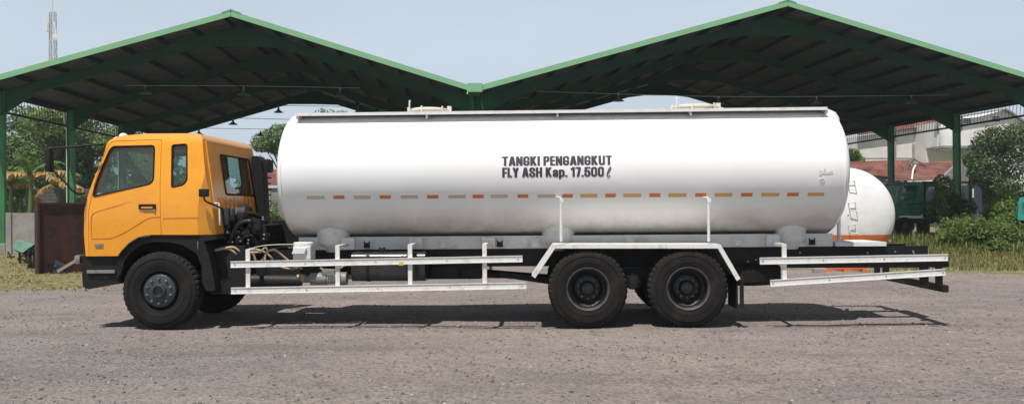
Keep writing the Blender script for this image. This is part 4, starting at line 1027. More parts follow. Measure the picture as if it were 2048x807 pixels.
def bush(px, d, py, w, mat, label, seed, n=2500, size=.13, name='bush', group=None, depth=.8, cat='bush', zb=None):
    """bush whose top is seen at py and whose half width is w metres"""
    p = SW(px, d); zt = ztop(px, py, d); rnd = random.Random(seed)
    t = thing(name, label, cat, (p.x, p.y, 0), 0, group); blobs = []; s = MB()
    for k in range(9):
        a = rnd.random()*6.28; q = rnd.uniform(0, .65); c = Vector((p.x+math.cos(a)*q*w, p.y+math.sin(a)*q*w*depth, zt*rnd.uniform(.25, .72))); r = w*rnd.uniform(.32, .5)
        r = min(r, c.z*1.1); blobs.append((c, r, min(1.2, .85))); s.tube([(p.x+.1*math.cos(a), p.y, -.05), c], [.03, .012], 5)
    blobs.append((Vector((p.x, p.y, zt-.3*w*.8)), w*.36, .8))
    s.build('stems', MT['bark'], t); crownobj('foliage', blobs, n, size, seed, mat, t); return t
G = 'trees behind the shed'
TR = [(30,72,205,3.4,'leafdark','dark leafy tree at the far left behind the front column',1),(105,70,212,3.0,'leaf','mid green tree left of the second green column',2),(180,74,222,3.2,'leafdark','dark tree just right of the second green column',3),
      (255,72,252,2.6,'leaf','green tree showing above the front of the cab roof',4),(330,78,268,3.0,'leaf','low tree hidden mostly by the cab roof and window',5),(68,80,214,3.8,'leafdark','broad tree behind the banana plants at the left',6),(145,82,226,3.6,'leaf','broad green tree filling behind the second green column',7)]
for px, d, py, r, m, lab, sd in TR:
    p = SW(px, d); tree(p.x, p.y, ztop(px, py, d)+.3, r, MT[m], lab, sd, n=12000, size=.24, trunk=.15, group=G)
p = SW(566, 86); tree(p.x, p.y, ztop(566, 240, 86), 3.4, MT['leaf'], 'round green tree filling the gap between cab and tank', 11, n=15000, size=.22, trunk=.2, group=G)
p = SW(652, 82); tree(p.x, p.y, ztop(652, 201, 82), 2.6, MT['leaf'], 'treetop poking up above the front of the tank', 12, n=8000, size=.24, trunk=.3, group=G)
p = SW(2010, 62); tree(p.x, p.y, ztop(2010, 247, 62), 3.0, MT['leafdeep'], 'large dark tree at the right edge in front of the white building', 13, n=14000, size=.2, trunk=.2, group=G)
p = SW(1965, 64); tree(p.x, p.y, ztop(1965, 265, 64), 1.9, MT['leafdeep'], 'smaller dark tree left of the large one at the right edge', 14, n=7000, size=.2, trunk=.2, group=G)
p = SW(1706, 84); tree(p.x, p.y, ztop(1706, 290, 84), 1.5, MT['leaf'], 'small green tree peeping out beside the white building', 15, n=3500, size=.22, trunk=.2, group=G)
# low far tree belt closing the view at the horizon
V = []; Fc = []
rnd = random.Random(8); bl = []
for k in range(230):
    a = SH @ Vector((rnd.uniform(-190, 190), rnd.uniform(112, 130), rnd.uniform(.5, 3.8))); bl.append((Vector((a.x, a.y, a.z)), rnd.uniform(3.2, 6.5), .62))
o = crownobj('tree_belt', bl, 110000, .85, 9, MT['leafdark'], None); tag(o, 'low belt of distant trees along the horizon behind the shed', None, kind='stuff')

# banana plant with green and dry leaves
def banana(px, d, label, seed, green, dry, spread=1.0, hh=2.6):
    p = SW(px, d); t = thing('banana_plant', label, 'plant', (p.x, p.y, 0), 0, 'banana plants by the block wall'); rnd = random.Random(seed)
    s = MB(); s.tube([(p.x, p.y, -.1), (p.x+.05, p.y, hh*.6), (p.x+.1, p.y, hh)], [.16, .13, .08], 10); s.build('stem', MT['banana'], t, smooth=60)
    def leaf(a, L, lift, droop, w, torn):
        s = MB(); n = 12; cr = []
        for i in range(n+1):
            q = i/n; x = L*q*math.cos(a); y = L*q*math.sin(a); z = hh+lift*math.sin(q*1.6)-droop*q*q; cr.append(Vector((p.x+x, p.y+y, z)))
        for i in range(n):
            q = (i+.5)/n; ww = w*math.sin(math.pi*min(1, q*.93+.07))**.6; d_ = (cr[i+1]-cr[i]).normalized(); sd = d_.cross(Vector((0,0,1))).normalized()
            for k in (-1, 1):
                sag = -.25*ww-torn*rnd.random()*.35
                a0, a1 = cr[i], cr[i+1]; g = torn*.12*rnd.random()
                s.add([a0, a1, a1+sd*k*ww*(1-.3*torn*rnd.random())+Vector((0,0,sag))-d_*g, a0+sd*k*ww*(1-.3*torn*rnd.random())+Vector((0,0,sag))+d_*g], [(0,1,2,3)])
        s.tube(cr, .02, 5); return s
    for k in range(green):
        leaf(rnd.random()*6.28, rnd.uniform(1.6, 2.3)*spread, rnd.uniform(.8, 1.5), rnd.uniform(.3, 1.4), .32, .3).build('leaf', MT['banana'], t, fix=False)
    for k in range(dry):
        leaf(-.3+rnd.random()*.8+(math.pi if k % 2 else 0), rnd.uniform(2.0, 2.9)*spread, rnd.uniform(.2, .7), rnd.uniform(.3, 1.6), .38, 1).build('dry_leaf', MT['dryleaf'], t, fix=False)
banana(60, 60, 'banana plant with drooping dry brown leaves at the far left', 21, 5, 7, 1.0, 4.0)
banana(115, 61.5, 'greener banana plant beside the second green column', 22, 6, 2, .8, 3.3)
banana(20, 62, 'green banana plant against the front column at the left', 23, 6, 2, .8, 3.4)

# ------------------------------------------------------------------ walls, huts, buildings behind
def blockwall(u0, u1, d, h, label, mat, name='block_wall', cap=None):
    t = thing(name, label, 'wall', ((u0+u1)/2, d, 0), 0, xf=SH); s = SB(); n = int(h/.22); 
    s.box(u0, u1, d, d+.15, -.2, h)
    s.build('wall_face', mat, t)
    s = SB()
    for i in range(1, n): s.box(u0, u1, d-.012, d-.001, i*.22-.006, i*.22+.006)
    k = u0
    while k < u1: s.box(k-.15, k+.15, d-.06, d-.013, -.2, h+.1); k += 3.2
    s.build('wall_piers', mat, t); return t
blockwall(-27, -13.2, 62.3, 3.1, 'long dark block wall in the shade behind the left gable', MT['darkwall'])
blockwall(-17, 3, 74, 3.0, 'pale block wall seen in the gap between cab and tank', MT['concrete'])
def tilemat():
    m, t, b = newmat('clay_roof_tiles')
    tc = N(t, 'ShaderNodeTexCoord')
    f = noisetex(t, .9, 7, .7); f2 = noisetex(t, 6, 6, .7)
    c = ramp(t, f, [(.3, (.055,.028,.022)), (.5, (.22,.085,.06)), (.7, (.36,.17,.125))])
    c = mixc(t, ramp(t, f2, [(.4, (0,0,0)), (.65, (.6,.6,.6))]), c, (.09,.05,.045))
    t.links.new(c, b.inputs['Base Color']); b.inputs['Roughness'].default_value = .85
    w = N(t, 'ShaderNodeTexWave'); w.inputs['Scale'].default_value = 1.6; w.inputs['Distortion'].default_value = .6; t.links.new(tc.outputs['Object'], w.inputs['Vector'])
    bump(t, b, w.outputs['Fac'], .6, .05); return m
MT['tile'] = tilemat()
def tileroof(s, a, b, c, d, rows=14, lift=.03):
    """stepped tile courses between eave a-b and ridge d-c"""
    a, b, c, d = map(Vector, (a, b, c, d))
    nrm = (b-a).cross(d-a).normalized()
    if nrm.z < 0: nrm = -nrm
    for i in range(rows):
        f0, f1 = i/rows, (i+1)/rows+.01
        p0, p1, p2, p3 = a.lerp(d, f0), b.lerp(c, f0), b.lerp(c, f1), a.lerp(d, f1)
        s.add([p0+nrm*lift, p1+nrm*lift, p2, p3, p0-nrm*.02, p1-nrm*.02, p2-nrm*.04, p3-nrm*.04], [(0,1,2,3),(7,6,5,4),(0,4,5,1),(1,5,6,2),(2,6,7,3),(3,7,4,0)])
def seen(x, y, d): return tuple(shp(x, y, d))
# hut between cab and tank
t = thing('tiled_hut', 'low red tiled hut with white eave board in the gap behind the cab', 'house', tuple(seen(560, 440, 78)[:2])+(0,), 0, xf=SH)
a, b = seen(500, 372, 76), seen(640, 368, 76); s = SB(); tileroof(s, a, b, (b[0], 80, a[2]+1.5), (a[0], 80, a[2]+1.5)); s.build('roof', MT['tile'], t)
s = SB(); s.box(a[0], b[0], 75.9, 75.96, a[2]-.16, a[2]+.04); s.build('eave_board', MT['white'], t)
s = SB(); s.box(a[0]+.3, b[0]-.3, 76.6, 80, -.2, a[2]-.05); s.build('wall', MT['plaster'], t)
# white building, left wing
DB1 = 84
t = thing('white_building', 'long two storey white rendered building with weathered red roof edge at the right', 'building', (seen(1800, 420, DB1)[0], DB1, 0), 0, xf=SH)
L0, L1 = seen(1719, 262, DB1)[0], seen(1885, 262, DB1)[0]; zt0 = seen(1719, 272, DB1)[2]; zt1 = seen(1885, 250, DB1)[2]
s = SB(); s.prism([(L0, -.2), (L1, -.2), (L1, zt1), (L0, zt0)], DB1, DB1+9); s.build('wall', MT['plaster'], t)
s = SB(); tileroof(s, (L0-.4, DB1-.5, zt0+.05), (L1+.3, DB1-.5, zt1+.05), (L1+.3, DB1+4, zt1+1.25), (L0+1.2, DB1+4, zt0+1.25), 8); s.build('roof', MT['tile'], t)
s = SB()
for px in (1789, 1866): 
    u = seen(px, 300, DB1)[0]; s.box(u-.12, u+.12, DB1-.12, DB1-.004, 0, seen(px, 262, DB1)[2])
u = seen(1826, 300, DB1)[0]; s.box(u-.1, u+.1, DB1-.10, DB1-.004, 0, seen(1826, 287, DB1)[2])
s.build('pilaster', MT['concrete'], t)
s = SB()
for z in (2.6, 4.7, 6.0): s.box(L0, L1, DB1-.03, DB1-.002, z-.03, z+.03)
s.build('wall_band', MT['concrete'], t)
# right wing with gable
t = thing('gabled_building', 'taller white gabled building with small vents and a shaded recess at upper right', 'building', (seen(1960, 420, 80)[0], 80, 0), 0, xf=SH)
D2 = 80; g0, g1, g2 = seen(1874, 250, D2), seen(2008, 220, D2), seen(2052, 248, D2)
s = SB(); rc = (seen(1873, 293, D2)[0], seen(1952, 293, D2)[0]); zr0, zr1 = seen(1900, 325, D2)[2], seen(1900, 293, D2)[2]
g2 = (g1[0]+3.2, D2, g1[2]-2.1); gl = seen(1874, 244, D2)
s.prism([(gl[0], zr1), (g2[0], zr1), (g2[0], g2[2]), (g1[0], g1[2]), (g1[0]-2.3, g1[2]-.6), (gl[0], gl[2])], D2, D2+8)
s.prism([(rc[1], -.2), (g2[0], -.2), (g2[0], zr1), (rc[1], zr1)], D2+.004, D2+8); s.box(gl[0], rc[1], D2+2, D2+8, -.2, zr1)
s.build('wall', MT['plaster'], t)
s = SB(); s.beam((g1[0], D2-.2, g1[2]+.05), (g2[0]+.6, D2-.2, g2[2]-.30), .5, .14); s.beam((g1[0], D2-.2, g1[2]+.05), (gl[0]-.3, D2-.2, gl[2]+.1), .5, .12); s.build('roof_edge', MT['concrete'], t)
for px, py in ((1992, 238), (1934, 241)):
    c = seen(px, py, D2); s = SB()
    for k in range(3): s.box(c[0]-.35, c[0]+.35, D2-.05, D2-.004, c[2]-.22+k*.17, c[2]-.13+k*.17)
    s.build('vent', MT['blue'], t)
s = SB(); c = seen(1887, 275, D2-.5); s.lathe([(.05, -1.2), (.75, -1.1), (.8, .9), (.7, 1.1), (.1, 1.35)], (c[0]+.2, D2-1.0, c[2]), 'Z', 20); tk_ = s.build('water_tank', MT['galv'], t, smooth=50)
s = SB(); c = seen(1887, 293, D2); s.box(c[0]-1.2, c[0]+3.4, D2-2, D2-.01, zr1-.25, zr1-.05); s.build('balcony_slab', MT['concrete'], t)
# houses with tiled roofs below
D3 = 70
t = thing('tiled_house', 'red brown tiled roof house with a peaked end between the green columns', 'house', (seen(1790, 420, D3)[0], D3, 0), 0, xf=SH)
e0, e1, pk, pb = seen(1690, 345, D3), seen(1795, 355, D3), seen(1822, 319, D3+1), seen(1700, 322, D3+4)
s = SB(); tileroof(s, e0, e1, pk, (pb[0]-.3, D3+4, pk[2])); s.build('roof', MT['tile'], t)
e2, e3 = seen(1786, 359, D3-1), seen(1842, 357, D3-1)
s = SB(); s.beam((pk[0]-.05, D3+.6, pk[2]+.02), (e1[0], D3-.4, e1[2]-.05), .2, .12); s.beam((pk[0], D3+.6, pk[2]+.02), (pk[0]+1.0, D3-.4, pk[2]-.85), .2, .10); s.build('barge_board', MT['darkwall'], t)
s = SB(); s.box(e0[0], e1[0]+1, D3+.4, D3+4, -.2, e0[2]); s.build('wall', MT['concrete'], t)
t = thing('lean_to_house', 'weathered tiled roof falling away to the right beside a pale gable wall', 'house', (seen(1860, 420, D3-3)[0], D3-3, 0), 0, xf=SH)
a, b, c, d = seen(1768, 362, D3-3), seen(1902, 358, D3-3), seen(1912, 322, D3+1), seen(1830, 326, D3+1)
s = SB(); tileroof(s, a, b, c, d, 12); s.build('roof', MT['tile'], t)
s = SB(); s.tube([seen(1824, 359, D3-3.3), seen(1826, 340, D3-2), seen(1831, 330, D3-1)], .07, 8); s.build('vent_pipe', MT['white'], t, smooth=50)
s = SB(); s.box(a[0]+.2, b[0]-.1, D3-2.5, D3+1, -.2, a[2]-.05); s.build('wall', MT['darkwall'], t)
a, b, c = seen(1880, 368, D3-5), seen(1995, 366, D3-5), seen(1922, 318, D3-5)
t = thing('gable_wall', 'pale grey concrete gable wall behind the abandoned green truck', 'wall', ((a[0]+b[0])/2, D3-5, 0), 0, xf=SH)
s = SB(); s.prism([(a[0], -.2), (b[0], -.2), (b[0], b[2]-.4), (c[0]+.1, c[2]), (a[0], a[2]+.35)], D3-5, D3-4.7); s.build('wall_face', MT['concrete'], t)
s = SB(); s.beam((c[0]+.1, D3-5.05, c[2]+.03), (b[0]+.1, D3-5.05, b[2]-.37), .2, .08); s.build('coping', MT['darkwall'], t)
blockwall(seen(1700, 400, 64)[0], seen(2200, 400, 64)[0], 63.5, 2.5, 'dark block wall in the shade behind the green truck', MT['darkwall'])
# telecom tower
DT = 230; c = seen(106, 100, DT); ztp = seen(104, 25, DT)[2]
t = thing('telecom_tower', 'pale lattice telecom mast rising above the left roof', 'tower', (c[0], DT, 0), 0, xf=SH)
s = SB(); wb, wt = 1.1, .55; H0 = ztp
def leg(i, z): w_ = wb+(wt-wb)*z/H0; return (c[0]+(1 if i in (0, 1) else -1)*w_, DT+(1 if i in (1, 2) else -1)*w_, z)
for i in range(4): s.beam(leg(i, 0), leg(i, H0), .12, .12)
nb = 18
for k in range(nb):
    z0, z1 = H0*k/nb, H0*(k+1)/nb
    for i in range(4):
        j = (i+1) % 4; s.beam(leg(i, z0), leg(j, z1), .07, .07); s.beam(leg(j, z0), leg(i, z1), .07, .07); s.beam(leg(i, z1), leg(j, z1), .08, .08)
s.build('lattice_mast', MT['tower'], t)
s = SB()
for dz, du in ((-3.8, -.9), (-1.9, -.6), (-4.8, 1.1), (-3.6, .9)): s.rbox(c[0]+du-.22, c[0]+du+.22, DT-1.3, DT-.9, ztp+dz-1.1, ztp+dz+1.1, .05)
s.lathe([(.05, 0), (.7, -.1), (.75, -.25), (.1, -.3)], (c[0]+1.1, DT-1.2, ztp-6.2), 'Y', 16)
s.build('antenna', MT['white'], t)
s = SB(); s.tube([(c[0], DT, H0), (c[0], DT, H0+3.5)], .05, 6); s.build('lightning_rod', MT['tower'], t)

# ------------------------------------------------------------------ second tank behind the truck's tail
PT = at(1692, 430, Y=13.2); RT = 95/2048*0+ (at(1692,335,Y=13.2).z-at(1692,525,Y=13.2).z)/2; zc = at(1692,430,Y=13.2).z
st = thing('storage_tank', 'white storage tank with orange lower band standing behind the truck tail', 'tank', (PT.x, 13.6, 0), R(-7))
TX = Matrix.Translation((PT.x, 13.2, zc)) @ Matrix.Rotation(R(-7), 4, 'Z')
prof = [(.02, -.30), (RT*.35, -.275), (RT*.65, -.20), (RT*.86, -.10), (RT*.96, -.02), (RT, .08), (RT, 3.2), (RT*.96, 3.3), (RT*.7, 3.5), (.02, 3.6)]
# the lower orange band is its own strip of shell
def tanksplit(lo, hi):
    s = MB(TX); n = 80
    for (r, h) in prof:
        for k in range(n+1):
            a = lo+(hi-lo)*k/n; s.v.append((r*math.cos(a), h, r*math.sin(a)))
    for i in range(len(prof)-1):
        for k in range(n): s.f.append((i*(n+1)+k, i*(n+1)+k+1, (i+1)*(n+1)+k+1, (i+1)*(n+1)+k))
    return s
m, tt, b = newmat('two_tone_tank_paint')
tc = N(tt, 'ShaderNodeTexCoord'); sp_ = N(tt, 'ShaderNodeSeparateXYZ'); tt.links.new(tc.outputs['Object'], sp_.inputs[0])
gt = N(tt, 'ShaderNodeMath', operation='GREATER_THAN'); gt.inputs[1].default_value = at(1760, 469, Y=12.9).z; tt.links.new(sp_.outputs[2], gt.inputs[0])
f_ = noisetex(tt, 3, 7, .6); wh = mixc(tt, ramp(tt, f_, [(.45, (0,0,0)), (.8, (1,1,1))]), (.78,.79,.80), (.66,.66,.65)); og = mixc(tt, ramp(tt, f_, [(.4, (0,0,0)), (.8, (1,1,1))]), (.74,.17,.04), (.5,.14,.06))
tt.links.new(mixc(tt, gt.outputs[0], og, wh), b.inputs['Base Color']); b.inputs['Roughness'].default_value = .4
s = tanksplit(0, 2*math.pi); s.build('tank_shell', m, st, smooth=60)
for py in (370, 413, 457):
    c = at(1707, py, Y=12.9); r2 = ((c.x-PT.x)**2+(c.z-zc)**2)**.5/RT; yy = -.30+.28*min(1, r2)**2
    s = MB(TX); lx = c.x-PT.x; lz = c.z-zc
    s.tube([(lx-.06, yy+.02, lz-.10), (lx-.07, yy-.10, lz-.10), (lx+.11, yy-.10, lz-.12), (lx+.10, yy+.04, lz-.12)], .012, 6)
    s.tube([(lx-.10, yy+.02, lz+.10), (lx-.10, yy-.07, lz+.10), (lx+.07, yy-.07, lz+.12), (lx+.07, yy+.04, lz+.12)], .012, 6)
    s.tube([(lx-.10, yy-.05, lz+.10), (lx-.06, yy-.08, lz-.10)], .010, 6); s.tube([(lx+.07, yy-.05, lz+.11), (lx+.11, yy-.08, lz-.11)], .010, 6)
    s.build('step_rung', MT['galv'], st, smooth=50)
s = MB(TX); zg = -zc
for h in (.5, 2.7): s.box(-.9, .9, h-.08, h+.08, zg+.12, -RT*.72)
for x in (-.8, .8): s.box(x-.09, x+.09, -.1, 3.3, zg+.0, zg+.115)
s.build('saddle_skid', MT['orangered'], st)
s = MB(TX); s.tube([(-.15, .5, RT-.02), (-.15, .5, RT+.10), (-.35, .5, RT+.12)], .03, 8); s.build('vent_pipe', MT['white'], st, smooth=50)
# orange pallet-like frame lying on the ground under the tail
a, b = at(1656, 543, Z=0), at(1733, 543, Z=0)
pl = thing('orange_frame', 'low orange steel frame lying on the ground seen under the truck tail', 'frame', (a.x+.4, a.y, 0))
s = MB(); s.rbox(a.x, b.x, a.y, a.y+.06, .06, .14, .005); s.build('long_rail', MT['orangered'], pl); MB().rbox(a.x, b.x, a.y+.7, a.y+.76, .06, .14, .005).build('long_rail', MT['orangered'], pl)
for f in (0, .5, 1):
    x = a.x+(b.x-a.x)*f; s = MB(); s.rbox(x-.07, x+.07, a.y-.01, a.y+.78, .0, .058, .005); s.build('foot', MT['orangered'], pl)
a = at(1640, 545, Z=0); o = MB().rbox(a.x-.13, a.x+.13, a.y, a.y+.2, -.01, .10, .01).build('concrete_block', MT['concrete']); tag(o, 'small pale concrete block on the ground left of the orange frame', 'block')

# ------------------------------------------------------------------ abandoned green truck
DG = 46.0
gx0 = shp(1794, 420, DG).x; gk = shp(1795, 420, DG).x-shp(1794, 420, DG).x
def gp(x, y): p = shp(x, y, DG); return (p.x, p.z)
gt_ = thing('abandoned_truck', 'abandoned dark green truck overgrown with vines in the shade of the shed', 'truck', (gp(1850, 480)[0], DG+1.1, 0), 0, xf=SH)
side2 = [gp(1789, 440), gp(1790, 410), gp(1801, 369), gp(1812, 364), gp(1842, 363), gp(1847, 368), gp(1848, 425), gp(1838, 431), gp(1800, 429), gp(1797, 440)]
s = SB(); s.prism(fillet(side2, .05, 3), DG, DG+2.1); me = s.mesh()
s = SB(); s.prism([gp(1799, 401), gp(1807, 372), gp(1835, 370), gp(1834, 395)], DG-.3, DG+2.4); me = boolean(me, s.mesh(), 'DIFFERENCE')
cab2 = place('cab', shade(me, 35), MT['tgreen'], gt_)
s = SB(); s.prism([gp(1800, 400), gp(1808, 373), gp(1834, 371), gp(1833, 394)], DG+.03, DG+.04); s.build('window', MT['glass'], cab2)
s = SB(); q = gp(1826, 408); s.box(q[0]-.35, q[0]+.45, DG-.02, DG-.002, q[1]-.02, q[1]+.02); s.build('door_trim', MT['black'], cab2)
s = SB(); zf = gp(1880, 437)[1]; s.box(gp(1795, 437)[0], gp(2000, 437)[0], DG+.5, DG+.58, zf-.25, zf); s.box(gp(1795, 437)[0], gp(2000, 437)[0], DG+1.5, DG+1.58, zf-.25, zf); s.rbox(gp(1842, 445)[0], gp(1862, 445)[0], DG+.1, DG+.5, zf-.8, zf-.2, .05); s.build('chassis', MT['black'], gt_)
s = SB(); s.prism([gp(1852, 364), gp(1856, 364), gp(1856, 436), (gp(1852, 436))], DG+.2, DG+.3); s.prism([gp(1944, 362), gp(1949, 362), gp(1949, 432), gp(1944, 432)], DG+.2, DG+.3); s.prism([gp(1852, 362), gp(1949, 362), gp(1949, 366), gp(1852, 366)], DG+.32, DG+.4); s.prism([gp(1844, 418), gp(1850, 430), gp(1853, 430), gp(1846, 417)], DG-.1, DG-.06); s.build('load_frame', MT['black'], gt_)
for px in (1812, 1990):
    c = gp(px, 462); s = SB(); s.lathe([(.2, .0), (.25, -.01), (.42, .0), (.48, .05), (.48, .25), (.3, .26)], (c[0], DG, .48), 'Y', 28); wl = s.build('wheel', MT['rubber'], gt_, smooth=35)
    s = SB(); s.lathe([(.25, .0), (.2, .05), (.1, .0), (.01, -.02)], (c[0], DG, .48), 'Y', 20); s.build('wheel_disc', MT['hub'], wl, smooth=40)
# dark blue van body beyond it
bt = thing('derelict_van', 'dark blue grey derelict van body half hidden by weeds', 'van', (gp(1975, 480)[0], DG+3, 0), 0, xf=SH)
s = SB(); s.prism(fillet([gp(1952, 440), gp(1953, 378), gp(1958, 369), gp(1990, 370), gp(1997, 378), gp(1998, 440)], .08, 3), DG+1.5, DG+5); s.build('body', MT['blue'], bt, smooth=35)
s = SB(); s.prism([gp(1971, 376), gp(1980, 376), gp(1980, 394), gp(1971, 394)], DG+1.46, DG+1.495); s.build('window', MT['galv'], bt)
# teal truck cab at the right edge
cpt = shp(2035, 430, 33); TT = Matrix.Translation((cpt.x, 33, 0)) @ Matrix.Rotation(R(-31.5), 4, 'Z')
t = thing('teal_truck', 'turquoise truck cab cut by the right edge of the photo', 'truck', (1.0, 1.8, 0), 0, xf=SH @ TT)
zt_, zb_ = shp(2040, 394, 33).z, shp(2040, 440, 33).z
s = MB(SH @ TT); s.prism(fillet([(0, zb_), (.03, zt_-.25), (.12, zt_), (2.0, zt_), (2.09, zt_-.25), (2.12, zb_)], .06, 4), 0, 1.8); me = s.mesh()
s = MB(SH @ TT); wsc = fillet([(.14, zb_+.2), (.17, zt_-.2), (1.95, zt_-.2), (1.98, zb_+.2)], .05, 3); s.prism(wsc, -.1, .1); me = boolean(me, s.mesh(), 'DIFFERENCE')
tc2 = place('cab', shade(me, 35), MT['teal'], t)
s = MB(SH @ TT); s.prism(wsc, .06, .07); s.build('windscreen', MT['glass'], tc2)
s = MB(SH @ TT); s.rbox(.2, 1.9, .1, 3.6, zb_-.4, zb_-.01, .03); s.build('chassis', MT['black'], t)
s = MB(SH @ TT); s.rbox(.0, 2.12, 1.9, 3.9, zb_, zb_+.5, .03); s.build('cargo_bed', MT['teal'], t)
for wx in (.05, 1.8):
    for wy in (.6, 3.2):
        s = MB(SH @ TT); s.lathe([(.15, .0), (.42, .0), (.46, .05), (.46, .25), (.3, .26)], (wx, wy, .46), 'X', 24); s.build('wheel', MT['rubber'], t, smooth=35)

# ------------------------------------------------------------------ haze
hz = MB().box(-430, 430, -66, 490, -1.2, 66).build('haze', None)
hm = bpy.data.materials.new('haze'); hm.use_nodes = True; ht = hm.node_tree; ht.nodes.clear(); ho = N(ht, 'ShaderNodeOutputMaterial')
hv = N(ht, 'ShaderNodeVolumePrincipled'); hv.inputs['Color'].default_value = (.82,.88,.95,1); hv.inputs['Density'].default_value = .0007; hv.inputs['Anisotropy'].default_value = .3
ht.links.new(hv.outputs[0], ho.inputs['Volume']); hz.data.materials.append(hm); tag(hz, 'thin pale daylight haze', None, kind='stuff')

# ------------------------------------------------------------------ weeds, bushes
WB = 'weeds and bushes by the old trucks'
bush(1888, 44.5, 352, 1.3, MT['leaf'], 'vine covered bush smothering the abandoned green truck', 31, 7000, .15, group=WB)
bush(1915, 44.0, 385, 1.0, MT['leafdeep'], 'lower dark bush under the vines right of the green cab', 32, 4000, .14, group=WB)
bush(2018, 38.5, 384, 1.1, MT['leafyel'], 'bright yellow green bush left of the turquoise cab', 33, 4500, .13, group=WB)
bush(1992, 40, 400, .8, MT['leafyel'], 'small yellow green bush next to the blue van', 34, 2500, .13, group=WB)
bush(1925, 34, 437, 1.2, MT['weed'], 'patch of bright broad leaved weeds in front of the green truck', 35, 3800, .10, group=WB)
bush(1968, 31, 440, 1.3, MT['weed'], 'low green weed clump in the grass right of centre', 36, 3800, .10, group=WB)
bush(2030, 31, 447, 1.2, MT['weed'], 'low weed clump at the right edge below the turquoise cab', 38, 3200, .10, group=WB)
bush(548, 70, 402, .9, MT['leaf'], 'small bush at the wall in the gap behind the cab', 39, 2000, .15, group=WB)
bush(150, 58, 350, .9, MT['leaf'], 'small bush behind the rusty plate left of the cab', 40, 2000, .15, group=WB)
rnd = random.Random(404)
for k_, (px_, d_, py_, w_, m_, lb_) in enumerate([(1905,32,462,.7,'leafyel','yellow green weed clump in the middle of the right hand grass'),(1945,35.5,446,1.1,'weed','weed clump just under the derelict blue van'),
        (1995,33.5,437,1.1,'leaf','darker green weed clump left of the turquoise cab'),(2030,35,425,1.0,'leafyel','leafy yellow green clump touching the turquoise cab'),(1985,28.5,484,.6,'weed','low weed clump on the dry lawn at the right')]):
    bush(px_, d_, py_, w_, MT[m_], lb_, 60+k_, 2600, .10, group=WB)
def blades(name, n, area, hmin, hmax, mat, label, seed, w=.012):
    rnd = random.Random(seed); s = MB()
    for _ in range(n):
        r = area(rnd)
        if r is None: continue
        x, y, k = r; h = (hmin+(hmax-hmin)*rnd.random()**2)*k; a = rnd.random()*6.28; l = h*rnd.uniform(.1, .6); z = 0
        dx, dy = math.cos(a), math.sin(a); ww = w*rnd.uniform(.7, 1.5)
        s.add([(x-dy*ww, y+dx*ww, z-.02), (x+dy*ww, y-dx*ww, z-.02), (x+dx*l*.4+dy*ww*.7, y+dy*l*.4-dx*ww*.7, z+h*.6), (x+dx*l*.4-dy*ww*.7, y+dy*l*.4+dx*ww*.7, z+h*.6), (x+dx*l, y+dy*l, z+h)], [(0,1,2,3),(3,2,4)])
    o = s.build(name, mat, fix=False); tag(o, label, None, kind='stuff'); return o
def patch(x, y, sc=.5, seed=0): return noise.noise(Vector((x*sc, y*sc, seed)))
def right_tall(r):
    p = SH @ Vector((r.uniform(12, 24), r.uniform(27, 38), 0))
    f = patch(p.x, p.y, .45, 2)
    if f < -.12: return None
    u_ = (SH.inverted() @ p).x
    return (p.x, p.y, (.4+.8*max(0, f+.3))*min(1, max(.35, (u_-14)/5)))
blades('grass', 26000, right_tall, .08, .62, MT['grass'], 'mixed straw and green grass at the right behind the truck tail', 51, .014)
def right_green(r):
    p = SH @ Vector((r.uniform(12, 24), r.uniform(26, 38), 0))
    if patch(p.x, p.y, .45, 12)+.4*patch(p.x, p.y, 1.5, 4) < .12: return None
    u_ = (SH.inverted() @ p).x
    return (p.x, p.y, min(1, max(.3, (u_-14)/5)))
blades('green_grass', 40000, right_green, .06, .42, MT['weed'], 'bright green grass patches among the straw at the right', 55, .016)
def edge_ok(x, y, r, lo): return (y-min(16, 18.2+1.1*x, max(9.8, 19.6-1.2*x))) > lo+r.gauss(0, .8)
def right_low(r):
    p = SH @ Vector((r.uniform(5, 22), r.uniform(21, 32), 0))
    if not edge_ok(p.x, p.y, r, .3): return None
    f = patch(p.x, p.y, .6, 5)
    if f < -.2 and r.random() < .8: return None
    return (p.x, p.y, 1)
blades('short_grass', 40000, right_low, .03, .16, MT['drygrass'], 'short dry yellow grass between the gravel and the tall weeds at right', 52, .012)
def left_low(r):
    p = SH @ Vector((r.uniform(-17, -3), r.uniform(17, 37), 0))
    if not edge_ok(p.x, p.y, r, -1.0): return None
    f = patch(p.x, p.y, .7, 9)
    if f < .05 and r.random() < .9: return None
    return (p.x, p.y, 1)
blades('sparse_grass', 15000, left_low, .015, .07, MT['grass'], 'sparse low grass and litter on the soil at left beyond the cab', 53, .012)
def litter_area(r):
    p = SH @ Vector((r.uniform(-15, -3), r.uniform(17, 34), 0)); return (p.x, p.y)
rnd = random.Random(77); s = MB()
for _ in range(1500):
    x, y = litter_area(rnd)
    if not edge_ok(x, y, rnd, -1): continue
    a = rnd.random()*6.28; l = rnd.uniform(.03, .09); s.add([(x-l*math.cos(a), y-l*math.sin(a), .01), (x+l*.5*math.sin(a), y-l*.5*math.cos(a), .03), (x+l*math.cos(a), y+l*math.sin(a), .012), (x-l*.5*math.sin(a), y+l*.5*math.cos(a), .04)], [(0,1,2,3)])
tag(s.build('leaf_litter', MT['dryleaf'], fix=False), 'dry fallen leaves on the soil at the left', None, kind='stuff')

